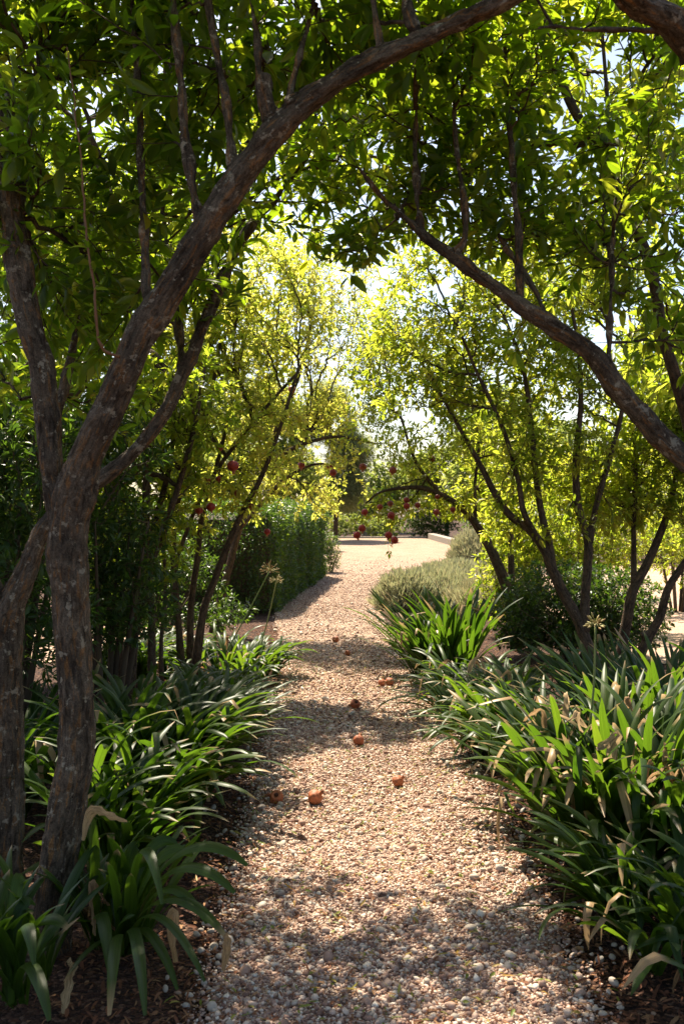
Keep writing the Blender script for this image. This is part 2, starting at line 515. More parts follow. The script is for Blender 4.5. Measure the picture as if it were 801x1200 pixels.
def crown(parent, lines, blobs, n, leaf, mat, step=0.02, bf=0.5, start=0.45, tip=0.0013, gap=-0.22, gscale=1.6, kind='two',
          bark=None, thick=0.006, rosette=4, tints=(0.5, 0.22), keep=None, branch_name='branches', leaf_name='crown', rmax=0.03, sidesmin=4, droop=0.0, dens=1.7, dens2=1.5):
    """Branches grown from the limbs into the blobs, and leaves along every thin branch: two parts of PARENT."""
    sp, spl, sr = [], [], []
    for k, (p, r) in enumerate(lines):
        st = start[k] if isinstance(start, (list, tuple)) else start
        l = np.concatenate([[0], np.cumsum(np.linalg.norm(np.diff(p, axis=0), axis=1))])
        i0 = int(len(p) * st)
        sp.append(p[i0::2]); spl.append(l[i0::2] * 0.6); sr.append(r[i0::2])
    seeds = np.vstack(sp); spl = np.concatenate(spl); sr = np.concatenate(sr)
    n = int(n * dens)
    step = step / dens2
    att = sample_blobs(blobs, n, gap, gscale)
    par, order = grow(att, seeds, spl, bf)
    s = len(seeds)
    e = 2.35
    acc = np.zeros(n); r = np.zeros(n)
    kids = [[] for _ in range(n)]
    for i in reversed(order):
        r[i] = (acc[i] + tip ** e) ** (1 / e)
        if par[i] >= s:
            acc[par[i] - s] += r[i] ** e
            kids[par[i] - s].append(i)
    r = np.minimum(r, rmax)
    for i in range(n):
        if par[i] < s:
            r[i] = min(r[i], 0.75 * sr[par[i]])
    ppos = np.where((par >= s)[:, None], att[np.clip(par - s, 0, n - 1)], seeds[np.clip(par, 0, s - 1)])
    main = np.array([max(k, key=lambda q: r[q]) if k else -1 for k in kids])
    for _ in range(3):                                     # relax kinks along each branch
        hk = main >= 0
        sm = att.copy()
        sm[hk] = 0.5 * att[hk] + 0.25 * ppos[hk] + 0.25 * att[main[hk]]
        att = sm
        ppos = np.where((par >= s)[:, None], att[np.clip(par - s, 0, n - 1)], seeds[np.clip(par, 0, s - 1)])
    # chains
    starts = [i for i in range(n) if par[i] < s]
    chunks = []
    stack = list(starts)
    while stack:
        i = stack.pop()
        pts = [ppos[i]]; rr = [r[i] * (1.05 if par[i] < s else 1.0)]
        while True:
            pts.append(att[i]); rr.append(r[i])
            if not kids[i]:
                break
            ks = sorted(kids[i], key=lambda q: -r[q])
            stack.extend(ks[1:])
            i = ks[0]
        rr[-1] *= 0.6
        mx = max(rr)
        p2, r2 = catmull(pts, rr, 3 if mx > 0.004 else 2)
        if mx > 0.003 and len(p2) > 4:
            p2[1:-1] += rng.normal(0, 0.006, p2[1:-1].shape)
        chunks.append(tube(p2, r2, 7 if mx > 0.008 else sidesmin if mx < 0.003 else 5, False))
    build(branch_name, chunks, bark or M['bark_thin'], parent)
    # leaves
    ed = att - ppos
    el = np.linalg.norm(ed, axis=1)
    thin = r < thick
    cnt = np.where(thin, np.maximum(2, (el / step)).astype(int), 0)
    cnt = np.minimum(cnt, 34)
    idx = np.repeat(np.arange(n), cnt)
    u = rng.uniform(0.1, 1.02, len(idx))
    pos = ppos[idx] + ed[idx] * u[:, None]
    term = np.array([i for i in range(n) if not kids[i]])
    t_idx = np.repeat(term, rosette)
    idx2 = np.concatenate([idx, t_idx])
    pos = np.vstack([pos, att[t_idx]])
    ax = unit(ed)[idx2]
    pr = rng.normal(size=ax.shape)
    pr = unit(pr - ax * (pr * ax).sum(1, keepdims=True))
    f = np.concatenate([rng.uniform(0.3, 0.8, len(idx)), rng.uniform(0.7, 1.5, len(t_idx))])
    axis = unit(ax * f[:, None] + pr * 0.85 + np.array([0, 0, -droop]))
    nrm = rng.normal(size=axis.shape) * 0.55 + np.array([0, 0, 1.0]) + 0.25 * SUN
    pos = pos + axis * 0.006
    L = leaf[0] * np.clip(rng.normal(0.95, 0.24, len(pos)), 0.4, 1.4); W = leaf[1] * L / leaf[0] * rng.uniform(0.7, 1.25, len(pos))
    base_t = np.clip(rng.normal(tints[0], tints[1], n), 0, 1)
    tint = np.clip(base_t[idx2] + rng.normal(0, 0.14, len(pos)), 0, 1)
    tint = np.where(rng.uniform(size=len(pos)) < 0.025, rng.uniform(0.85, 1.0, len(pos)), tint)
    if keep is not None:
        k = keep(pos)
        pos, axis, nrm, L, W, tint = pos[k], axis[k], nrm[k], L[k], W[k], tint[k]
    build(leaf_name, [leaves(pos, axis, nrm, L, W, tint, kind)], mat, parent)
    return att, len(pos)


def bl(px, py, Y, rx, ry, rz, w=1.0):
    return (P(px, py, Y), (rx, ry, rz), w)


def blb(x, y, z, rx, ry, rz, w=1.0):
    return (np.array([x, y, z], float), (rx, ry, rz), w)


#@@SETTING
# ------------------------------------------------------------------ the ground
def sheet(name, xs, ys, mat, dz, noise=0.0):
    X, Y = np.meshgrid(xs, ys)
    Z = gz(Y) + dz
    if noise:
        Z = Z + noise * np.array([[mnoise.noise(Vector((x * 1.3, y * 1.3, 0))) for x in xs] for y in ys])
    v = np.stack([X, Y, Z], -1).reshape(-1, 3)
    nx, ny = len(xs), len(ys)
    i = np.arange(ny - 1)[:, None] * nx + np.arange(nx - 1)[None]
    q = np.stack([i, i + 1, i + nx + 1, i + nx], -1).reshape(-1, 4)
    return tag(build(name, [(v, q, {})], mat), kind='structure')


gx = np.concatenate([np.linspace(-300, -16, 12), np.linspace(-14, 14, 57), np.linspace(16, 300, 12)])
gy = np.concatenate([np.linspace(-60, -4, 8), np.linspace(-3, 60, 127), np.linspace(66, 500, 16)])
sheet('ground', gx, gy, M['soil'], -0.008)

EDGE_Y = np.array([-4, 0, 3.1, 4.15, 6.2, 9.3, 12, 15.5, 18, 21, 25, 29, 34, 40, 46.0])
EDGE_L = np.array([-.42, -.42, -.42, -.43, -.50, -.58, -.75, -1.05, -.95, -.85, -.45, -.6, -1.2, -2.0, -2.4])
EDGE_R = np.array([.78, .78, .78, .82, .80, .78, .72, .60, .66, .95, 1.9, 3.4, 4.8, 5.2, 4.6])


def path_strip(name, mat, y0, y1, dz, n):
    ys = np.linspace(y0, y1, n)
    L = np.interp(ys, EDGE_Y, EDGE_L); R = np.interp(ys, EDGE_Y, EDGE_R)
    wob = np.array([0.05 * mnoise.noise(Vector((y * 2.1, 0, 5))) + 0.03 * mnoise.noise(Vector((y * 6, 3, 5))) for y in ys])
    wob2 = np.array([0.05 * mnoise.noise(Vector((y * 2.3, 9, 5))) + 0.03 * mnoise.noise(Vector((y * 6, 13, 5))) for y in ys])
    L = L + wob; R = R + wob2
    k = 15
    u = np.linspace(0, 1, k)
    X = L[:, None] * (1 - u) + R[:, None] * u
    Y = np.repeat(ys[:, None], k, 1)
    Z = gz(Y) + dz + 0.008 * np.array([[mnoise.noise(Vector((x * 2.0, y * 1.4, 2))) for x, y in zip(a, b)] for a, b in zip(X, Y)]) * np.minimum(1, 3 * np.minimum(u, 1 - u))
    v = np.stack([X, Y, Z], -1).reshape(-1, 3)
    i = np.arange(n - 1)[:, None] * k + np.arange(k - 1)[None]
    q = np.stack([i, i + 1, i + k + 1, i + k], -1).reshape(-1, 4)
    return tag(build(name, [(v, q, {})], mat), kind='structure')


path_strip('path', M['gravel'], -4, 46, 0.006, 300)
sheet('side_path', np.linspace(-14, -2.6, 12), np.linspace(10.6, 14.6, 9), M['gravel_far'], 0.002)
sheet('gravel_yard', np.linspace(3.3, 16, 12), np.linspace(10.5, 27, 33), M['gravel_far'], 0.002)

# icosphere templates
def ico(sub):
    t = (1 + 5 ** 0.5) / 2
    v = np.array([(-1, t, 0), (1, t, 0), (-1, -t, 0), (1, -t, 0), (0, -1, t), (0, 1, t), (0, -1, -t), (0, 1, -t), (t, 0, -1), (t, 0, 1), (-t, 0, -1), (-t, 0, 1)], float)
    f = np.array([(0, 11, 5), (0, 5, 1), (0, 1, 7), (0, 7, 10), (0, 10, 11), (1, 5, 9), (5, 11, 4), (11, 10, 2), (10, 7, 6), (7, 1, 8),
                  (3, 9, 4), (3, 4, 2), (3, 2, 6), (3, 6, 8), (3, 8, 9), (4, 9, 5), (2, 4, 11), (6, 2, 10), (8, 6, 7), (9, 8, 1)])
    v = unit(v)
    for _ in range(sub):
        vl = list(map(tuple, v)); cache = {}; nf = []
        def mid(a, b):
            k = (min(a, b), max(a, b))
            if k not in cache:
                m = (np.array(vl[a]) + np.array(vl[b])) / 2
                vl.append(tuple(m / np.linalg.norm(m))); cache[k] = len(vl) - 1
            return cache[k]
        for a, b, c in f:
            x, y, z = mid(a, b), mid(b, c), mid(c, a)
            nf += [(a, x, z), (b, y, x), (c, z, y), (x, y, z)]
        v, f = np.array(vl), np.array(nf)
    return v, f


def pebbles(xy, size, flat, tint, sub, sink=0.3, rough=0.0):
    tv, tf = ico(sub)
    n, k = len(xy), len(tv)
    a = rng.uniform(0, 6.28, n); el = rng.uniform(0.65, 1.0, n)
    S = np.stack([size, size * el, size * flat], 1) * 0.5
    v = tv[None] * S[:, None, :]
    if rough:
        v = v * (1 + rng.normal(0, rough, (n, k, 1)))
    tl = rng.normal(0, 0.22, (n, 2))
    v[..., 2] += v[..., 0] * tl[:, :1] + v[..., 1] * tl[:, 1:]
    c, s = np.cos(a)[:, None], np.sin(a)[:, None]
    x = v[..., 0] * c - v[..., 1] * s; y = v[..., 0] * s + v[..., 1] * c
    z = v[..., 2] + (size * flat * (0.5 - sink))[:, None]
    V = np.stack([x + xy[:, :1], y + xy[:, 1:], z + 0.006 + gz(xy[:, 1])[:, None]], -1).reshape(-1, 3)
    Fc = (tf[None] + (np.arange(n) * k)[:, None, None]).reshape(-1, 3)
    return (V, Fc, {'tint': np.repeat(tint, k)})


def path_xy(n, y0, y1, power, spread):
    u = rng.uniform(size=n)
    y = y0 + (y1 - y0) * u ** power
    L = np.interp(y, EDGE_Y, EDGE_L) - 0.02; R = np.interp(y, EDGE_Y, EDGE_R) + 0.02
    x = L + (R - L) * rng.uniform(size=n) + rng.normal(0, spread, n)
    return np.stack([x, y], 1)


ch = []
n = 95000
xy = path_xy(n, 2.6, 7.5, 1.15, 0.045)
ch.append(pebbles(xy, rng.lognormal(math.log(0.0092), 0.46, n), rng.uniform(0.45, 0.85, n), rng.beta(1.5, 1.5, n), 0, 0.2, 0.2))
n = 36000
u = 1 - np.sqrt(rng.uniform(size=n)); yy = 7.0 + 25.0 * u
xy = path_xy(n, 0, 1, 1, 0.05)
L_ = np.interp(yy, EDGE_Y, EDGE_L); R_ = np.interp(yy, EDGE_Y, EDGE_R)
xy = np.stack([L_ + (R_ - L_) * rng.uniform(size=n) + rng.normal(0, 0.04, n), yy], 1)
ch.append(pebbles(xy, rng.lognormal(math.log(0.0150), 0.4, n), rng.uniform(0.5, 0.85, n), rng.beta(1.5, 1.5, n), 0, 0.22, 0.2))
tag(build('gravel', ch, M['pebble']), kind='stuff')
n = 900
xy = path_xy(n, 2.6, 8.5, 1.3, 0.16)
ch = [pebbles(xy, np.clip(rng.lognormal(math.log(0.021), 0.30, n), 0.014, 0.042), rng.uniform(0.5, 0.75, n), rng.uniform(0, 1, n) ** 1.2, 2, 0.2, 0.0)]
n = 420
xy = np.stack([np.concatenate([rng.normal(-0.44, 0.10, n // 2), rng.normal(0.76, 0.12, n // 2)]), rng.uniform(2.7, 7.0, n)], 1)
ch.append(pebbles(xy, np.clip(rng.lognormal(math.log(0.024), 0.32, n), 0.014, 0.05), rng.uniform(0.5, 0.75, n), rng.uniform(0, 1, n) ** 1.2, 2, 0.2, 0.0))
tag(build('pebbles', ch, M['stone']), kind='stuff')

# dead leaves and bark chips on the beds, green scraps on the path
def flat_leaves(xy, L, W, tint, lift):
    n = len(xy)
    a = rng.uniform(0, 6.28, n)
    ax = np.stack([np.cos(a), np.sin(a), rng.normal(0.05, 0.22, n)], 1)
    nr = np.stack([rng.normal(0, 0.35, n), rng.normal(0, 0.35, n), np.ones(n)], 1)
    pos = np.stack([xy[:, 0], xy[:, 1], gz(xy[:, 1]) + lift + rng.uniform(0, 0.012, n)], 1)
    return leaves(pos, ax, nr, L, W, tint, 'two', 0.2, 0.35)


def bed_xy(n):
    y = 2.6 + 11.5 * rng.uniform(size=n) ** 1.5
    L = np.interp(y, EDGE_Y, EDGE_L); R = np.interp(y, EDGE_Y, EDGE_R)
    left = rng.uniform(size=n) < 0.5
    x = np.where(left, L - np.abs(rng.exponential(0.55, n)) + 0.06, R + np.abs(rng.exponential(0.55, n)) - 0.06)
    return np.stack([x, y], 1)


n = 15000
tag(build('leaf_litter', [flat_leaves(bed_xy(n), rng.uniform(0.015, 0.055, n), rng.uniform(0.006, 0.016, n), rng.beta(1.6, 2.2, n), 0.004)], M['litter']), kind='stuff')
n = 1500
tag(build('fallen_leaves', [flat_leaves(path_xy(n, 2.6, 11, 1.4, 0.1), rng.uniform(0.02, 0.055, n), rng.uniform(0.006, 0.014, n), rng.beta(1.2, 1.6, n), 0.014)], M['fallen_green']), kind='stuff')
n = 8000
tag(build('dry_litter', [flat_leaves(path_xy(n, 2.6, 12, 1.4, 0.12), rng.uniform(0.008, 0.04, n), rng.uniform(0.004, 0.011, n), rng.beta(1.6, 1.6, n), 0.012)], M['litter']), kind='stuff')

#@@TREES
# ------------------------------------------------------------------ the big forked tree at the left
A_trunk = limb([(50, 1135, 3.66, 84), (56, 1095, 3.66, 66), (66, 1020, 3.66, 54), (80, 940, 3.66, 54), (90, 850, 3.67, 49), (85, 760, 3.68, 48), (82, 690, 3.68, 51),
                (81, 640, 3.68, 55), (87, 590, 3.66, 56), (103, 535, 3.62, 44), (125, 482, 3.57, 41), (148, 430, 3.53, 43), (175, 375, 3.5, 44), (212, 318, 3.46, 41),
                (247, 258, 3.43, 40), (282, 205, 3.4, 40), (325, 150, 3.36, 40), (375, 108, 3.3, 35), (450, 65, 3.2, 31), (520, 32, 3.1, 28), (590, 0, 3.0, 25), (690, -60, 2.9, 19), (790, -150, 2.8, 12)])
A_left = limb([(80, 650, 3.68, 40), (70, 600, 3.69, 36), (62, 555, 3.70, 31), (58, 500, 3.71, 32), (50, 440, 3.72, 31), (36, 380, 3.73, 35), (22, 310, 3.74, 37), (12, 250, 3.74, 36),
               (9, 190, 3.75, 36), (9, 145, 3.75, 35), (0, 95, 3.75, 30), (-22, 40, 3.76, 24), (-30, -60, 3.8, 18), (-20, -160, 3.8, 10)])
A_shoots = [limb(r) for r in (
    [(234, 268, 3.45, 18), (226, 215, 3.45, 15), (214, 130, 3.45, 14), (205, 20, 3.45, 12), (196, -90, 3.4, 8)],
    [(274, 196, 3.42, 16), (264, 120, 3.43, 13), (250, 45, 3.45, 12), (238, -40, 3.45, 10), (230, -120, 3.45, 6)],
    [(310, 150, 3.38, 14), (303, 85, 3.4, 11), (297, 20, 3.42, 9), (288, -60, 3.45, 6)],
    [(168, 402, 3.52, 14), (171, 330, 3.6, 12), (168, 250, 3.66, 12), (163, 130, 3.7, 11), (156, 10, 3.72, 10), (150, -80, 3.72, 7)],
    [(322, 150, 3.36, 22), (312, 112, 3.34, 20), (310, 88, 3.33, 19)],
    [(344, 130, 3.34, 28), (340, 112, 3.31, 26)],
    [(448, 70, 3.2, 16), (440, 25, 3.2, 14), (430, -50, 3.2, 10)],
    [(490, 45, 3.14, 16), (478, 5, 3.15, 14), (470, -60, 3.2, 9)],
    [(335, 140, 3.36, 12), (352, 60, 3.4, 9), (375, -30, 3.5, 6)],
    [(20, 300, 3.74, 14), (30, 210, 3.8, 9), (42, 110, 3.9, 8), (50, 0, 3.95, 6)])]
treeA = thing('pomegranate_tree', 'thick forked trunk with pale lichen spots whose right limb arches over the gravel path', 'tree', (A_trunk[0][0][0], A_trunk[0][0][1], 0), 'pomegranate trees lining the path')
fused_wood('trunk', [A_trunk, A_left] + A_shoots, M['bark'], treeA, 0.0065)
sp_ = limb([(140, 418, 3.48, 5), (126, 412, 3.46, 5), (118, 398, 3.45, 4.6), (113, 340, 3.42, 4), (106, 270, 3.4, 3.6), (101, 215, 3.39, 3.2), (93, 150, 3.38, 2.6), (84, 60, 3.36, 1.8)])
sp0 = sp_[0] + np.cumsum(rng.normal(0, 0.0022, sp_[0].shape), axis=0) * [1, 1, 0]
build('sprout', [tube(sp0, sp_[1] * 0.8 * (1 + 0.3 * (np.arange(len(sp0)) % 5 == 0)), 6, True)], M['sprout'], treeA)
k_ = np.repeat(np.arange(12, len(sp0) - 1, 2), 2)
a_ = rng.normal(size=(len(k_), 3)); a_[:, 2] = np.abs(a_[:, 2]) * 0.5
build('sprout_leaves', [leaves(sp0[k_], a_, rng.normal(size=a_.shape) * .5 + [0, 0, 1], 0.05 * rng.uniform(.5, 1.3, len(k_)), 0.018, rng.uniform(.1, .9, len(k_)), 'hi')], M['leaf_dark'], treeA)
crown(treeA, [A_trunk, A_left] + A_shoots,
      [bl(150, 70, 3.9, .62, .55, .42), bl(60, 40, 4.0, .5, .5, .4), bl(300, 30, 3.9, .55, .5, .35), bl(430, -30, 3.6, .6, .5, .4, .8), bl(90, 260, 4.1, .42, .5, .45, .8), bl(200, 250, 4.0, .35, .45, .4, .8),
       bl(120, -90, 3.6, .9, .8, .35, .5), bl(420, -120, 3.4, .9, .8, .3, .4), bl(20, 190, 3.6, .28, .3, .35, .7), bl(110, 370, 4.0, .3, .4, .22, .6)],
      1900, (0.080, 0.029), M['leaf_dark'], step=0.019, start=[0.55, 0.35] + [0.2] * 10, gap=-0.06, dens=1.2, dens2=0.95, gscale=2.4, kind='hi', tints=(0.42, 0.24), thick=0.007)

# ------------------------------------------------------------------ the second trunk behind it
B_trunk = limb([(-2, 1070, 4.05, 80), (0, 1010, 4.05, 60), (4, 900, 4.06, 52), (4, 800, 4.07, 50), (6, 730, 4.08, 50), (18, 695, 4.08, 36), (34, 660, 4.09, 28), (50, 622, 4.1, 26),
                (85, 585, 4.12, 25), (118, 562, 4.13, 26), (145, 540, 4.14, 23), (172, 512, 4.15, 22), (196, 478, 4.17, 21), (214, 440, 4.2, 20), (232, 398, 4.22, 19), (247, 362, 4.25, 18),
                (262, 322, 4.3, 16), (290, 270, 4.4, 12), (322, 232, 4.5, 10), (345, 205, 4.55, 9), (365, 172, 4.6, 6), (390, 110, 4.6, 4)])
B_left = limb([(6, 740, 4.08, 34), (-6, 700, 4.08, 30), (-30, 640, 4.08, 26), (-60, 520, 4.1, 22), (-70, 380, 4.1, 18), (-60, 240, 4.1, 12)])
B_more = [limb(r) for r in ([(60, 610, 4.11, 18), (62, 520, 4.3, 14), (80, 430, 4.4, 13), (100, 340, 4.5, 11), (110, 240, 4.6, 8)],
                            [(215, 440, 4.2, 14), (205, 350, 4.4, 9), (190, 250, 4.6, 7)],
                            [(6, 470, 4.3, 5), (25, 468, 4.3, 5), (45, 476, 4.25, 4)])]
treeB = thing('pomegranate_tree', 'dark leaning trunk whose limb passes behind the forked tree with lichen spots', 'tree', (B_trunk[0][0][0], B_trunk[0][0][1], 0), 'pomegranate trees lining the path')
fused_wood('trunk', [B_trunk, B_left] + B_more[:2], M['bark'], treeB, 0.008)
crown(treeB, [B_trunk, B_left] + B_more,
      [bl(290, 180, 4.7, .5, .4, .4), bl(315, 245, 4.3, .3, .25, .2, 1.2), bl(255, 330, 4.15, .16, .2, .16, 1.0), blb(-1.4, 6.2, 3.9, .8, .6, .5, .8), bl(385, 262, 4.5, .22, .3, .2, 1.0), bl(210, 300, 4.8, .35, .3, .35), bl(110, 330, 4.9, .45, .4, .4), bl(30, 400, 4.9, .5, .4, .45), bl(150, 470, 4.6, .22, .3, .2, .8),
       bl(380, 120, 4.9, .4, .4, .3, .8), blb(-1.3, 5.3, 4.8, 1.1, .9, .55, .8), blb(-2.3, 5.8, 4.4, 1.0, 1.0, .6, .7), blb(-.4, 5.0, 4.9, .7, .6, .4, .6)],  # trailing blobs are unseen upper crown, added to shade the forked tree
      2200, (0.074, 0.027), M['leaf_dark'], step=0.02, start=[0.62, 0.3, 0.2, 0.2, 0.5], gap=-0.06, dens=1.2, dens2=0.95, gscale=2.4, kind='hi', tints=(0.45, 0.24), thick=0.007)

# ------------------------------------------------------------------ the tree leaning in from the right
C_trunk = limb([(985, 1060, 4.1, 95), (970, 960, 4.1, 76), (945, 800, 4.1, 62), (905, 660, 4.07, 48), (845, 575, 4.02, 35), (790, 530, 4.0, 31), (752, 490, 3.98, 29), (722, 452, 3.95, 29), (690, 412, 3.92, 26),
                (650, 384, 3.9, 23), (610, 360, 3.9, 21), (570, 330, 3.9, 19), (532, 303, 3.9, 17), (497, 277, 3.9, 15), (470, 250, 3.9, 10), (440, 222, 3.88, 7.5), (405, 175, 3.85, 4.5), (390, 140, 3.8, 3)])
C_up = limb([(945, 800, 4.1, 50), (930, 600, 3.9, 46), (905, 350, 3.6, 42), (870, 170, 3.3, 42), (810, 50, 3.0, 44), (745, 0, 2.85, 38), (660, -60, 2.7, 26), (560, -130, 2.6, 15)])
C_shoots = [limb(r) for r in (
    [(492, 276, 3.9, 12), (488, 215, 3.92, 9), (486, 140, 3.95, 8), (490, 60, 4.0, 7), (492, -30, 4.0, 4)],
    [(530, 303, 3.9, 13), (545, 276, 3.88, 11), (541, 225, 3.9, 9), (533, 165, 3.95, 8), (530, 90, 4.0, 5)],
    [(609, 358, 3.9, 13), (607, 290, 3.92, 11), (599, 185, 3.96, 10), (592, 95, 4.0, 8), (588, 0, 4.0, 6), (584, -60, 4.0, 4)],
    [(645, 382, 3.9, 11), (620, 330, 4.0, 9), (596, 296, 4.1, 8), (565, 245, 4.2, 6), (545, 200, 4.25, 4)],
    [(713, 432, 3.95, 10), (715, 340, 4.0, 8), (720, 250, 4.05, 7), (728, 170, 4.1, 5)],
    [(815, 40, 3.0, 12), (760, 36, 3.0, 10), (690, 35, 3.0, 8), (640, 32, 3.0, 6), (600, 45, 3.0, 3)],
    [(470, 252, 3.9, 7), (455, 265, 3.95, 5), (435, 284, 4.0, 3), (415, 300, 4.0, 2.5)])]
treeC = thing('pomegranate_tree', 'tree reaching in from beyond the right edge with a long dark limb and upright shoots', 'tree', (C_trunk[0][0][0], C_trunk[0][0][1], 0), 'pomegranate trees lining the path')
fused_wood('trunk', [C_trunk, C_up] + C_shoots, M['bark'], treeC, 0.0075)
crown(treeC, [C_trunk, C_up] + C_shoots,
      [bl(480, 150, 4.2, .32, .4, .38), bl(600, 90, 4.2, .5, .5, .42), bl(730, 50, 4.0, .5, .5, .4), bl(600, 235, 4.3, .42, .4, .28), bl(730, 250, 4.3, .4, .4, .4), bl(415, 290, 4.1, .13, .2, .12, 1.6), bl(450, 225, 4.2, .22, .3, .2, 1.2), bl(410, 180, 4.4, .25, .3, .3, .9), bl(700, 180, 4.4, .35, .35, .4, .8),
       bl(770, 150, 3.6, .22, .35, .4, .9), bl(560, -40, 3.6, .7, .6, .3, .6), bl(660, 400, 4.2, .28, .35, .14, .8), bl(770, 400, 4.4, .25, .3, .2, .8), bl(530, 60, 4.5, .4, .4, .4, .8)],
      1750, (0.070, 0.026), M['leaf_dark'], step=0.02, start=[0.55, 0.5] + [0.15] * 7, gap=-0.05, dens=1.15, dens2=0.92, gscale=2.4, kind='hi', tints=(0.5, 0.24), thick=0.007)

C2_trunk = limb([(850, 1000, 4.75, 40), (838, 760, 4.75, 24), (815, 540, 4.75, 16), (790, 440, 4.75, 14), (776, 393, 4.75, 13), (760, 308, 4.75, 13), (730, 240, 4.75, 13), (709, 188, 4.75, 12),
                 (670, 125, 4.75, 11), (646, 62, 4.75, 10), (632, 8, 4.75, 9), (615, -80, 4.75, 6)])
C2_b = limb([(732, 245, 4.75, 9), (716, 200, 4.8, 6), (712, 130, 4.85, 5), (705, 40, 4.9, 4)])
treeC2 = thing('pomegranate_tree', 'slender bare curving stem rising through the upper right canopy behind the long limb', 'tree', (C2_trunk[0][0][0], C2_trunk[0][0][1], 0), 'pomegranate trees lining the path')
build('trunk', [tube(*C2_trunk, 10, True, 0.05), tube(*C2_b, 8)], M['bark_thin'], treeC2)
crown(treeC2, [C2_trunk, C2_b], [bl(690, 110, 5.1, .55, .5, .5), bl(620, 20, 5.0, .5, .5, .4), bl(760, 230, 5.2, .4, .4, .5), bl(650, 290, 5.3, .4, .4, .3), bl(780, 400, 5.3, .3, .4, .35), bl(560, 130, 5.2, .4, .4, .4, .8), bl(390, 150, 5.8, .5, .5, .35, .9), bl(450, 60, 5.8, .65, .6, .45, .9), bl(330, 150, 6.0, .6, .55, .4, .55), bl(450, 230, 5.0, .3, .3, .25, .5)],
      1700, (0.070, 0.025), M['leaf_mid'], step=0.02, start=[0.35, 0.2], gap=-0.06, dens=1.1, dens2=0.95, gscale=2.2, kind='two', tints=(0.4, 0.24))

# ------------------------------------------------------------------ trees in the middle distance, left
D1_l = [limb(r) for r in (
    [(150, 828, 8.2, 17), (153, 785, 8.2, 14), (156, 735, 8.2, 13.5), (160, 690, 8.2, 13), (168, 640, 8.2, 12), (171, 600, 8.2, 10), (172, 560, 8.2, 9), (176, 500, 8.2, 7), (185, 420, 8.2, 5)],
    [(162, 680, 8.2, 9), (178, 655, 8.15, 9), (196, 610, 8.1, 8), (212, 560, 8.1, 7), (228, 500, 8.1, 6), (240, 430, 8.1, 4)],
    [(178, 820, 8.4, 14), (178, 770, 8.4, 10), (178, 720, 8.4, 9), (175, 670, 8.4, 8), (180, 620, 8.4, 8), (200, 540, 8.4, 6), (205, 460, 8.4, 4)],
    [(128, 825, 8.6, 8), (130, 760, 8.6, 6), (126, 700, 8.6, 5), (110, 620, 8.6, 4)],
    [(140, 825, 8.7, 7), (143, 750, 8.7, 5), (150, 690, 8.7, 4), (158, 620, 8.7, 3)],
    [(116, 830, 8.5, 8), (112, 760, 8.5, 6), (117, 690, 8.5, 5), (108, 600, 8.5, 4)],
    [(190, 815, 8.6, 7), (189, 750, 8.6, 5), (194, 690, 8.6, 4.5), (190, 620, 8.6, 3.5)])]
treeD1 = thing('pomegranate_tree', 'clump of straight dark stems standing between the forked tree and the strap-leaved border', 'tree', (D1_l[0][0][0][0], 8.2, 0), 'pomegranate trees lining the path')
build('trunk', [tube(p, r, 10, True, 0.06) for p, r in D1_l], M['bark_thin'], treeD1)
crown(treeD1, D1_l, [bl(150, 540, 8.4, .75, .7, .7), bl(215, 480, 8.3, .5, .6, .6), bl(110, 430, 8.6, .8, .7, .7), bl(190, 640, 8.4, .4, .5, .35, .7), bl(120, 650, 8.5, .4, .5, .4, .6), bl(60, 520, 8.8, .7, .6, .9), bl(60, 330, 8.9, .8, .6, .8), blb(-2.0, 7.9, 3.9, .9, .7, .6, .9), blb(-2.8, 9.4, 4.4, 1.3, 1.0, .7, .9)],
      3000, (0.064, 0.025), M['leaf_mid'], step=0.021, start=0.45, gap=-0.2, tints=(0.3, 0.24), rosette=4, thick=0.008)

D2_l = [limb(r) for r in (
    [(213, 800, 9.2, 12), (210, 740, 9.2, 8), (206, 690, 9.2, 7.5), (203, 640, 9.2, 7), (208, 590, 9.2, 6.5), (226, 530, 9.2, 6), (246, 470, 9.2, 5), (258, 400, 9.2, 4)],
    [(206, 660, 9.2, 5), (216, 630, 9.2, 5), (232, 590, 9.2, 5), (256, 548, 9.2, 5), (285, 510, 9.2, 4.5), (318, 470, 9.2, 4), (350, 435, 9.3, 3)],
    [(224, 800, 9.3, 11), (223, 730, 9.3, 8), (226, 690, 9.3, 7.5), (232, 650, 9.3, 7), (236, 610, 9.3, 6), (250, 560, 9.3, 5), (270, 480, 9.4, 5), (285, 400, 9.5, 4)],
    [(228, 790, 9.0, 12), (238, 718, 9.0, 9), (250, 684, 9.0, 8.5), (268, 636, 9.0, 8), (288, 592, 9.0, 7), (303, 566, 9.0, 6), (318, 530, 9.05, 5), (335, 480, 9.1, 4), (350, 430, 9.2, 3)])]
treeD2 = thing('pomegranate_tree', 'golden leaved fruiting tree on thin slanting stems beside the clipped hedge', 'tree', (D2_l[0][0][0][0], 9.2, 0), 'pomegranate trees lining the path')
build('trunk', [tube(p, r, 10, True, 0.06) for p, r in D2_l], M['bark_thin'], treeD2)
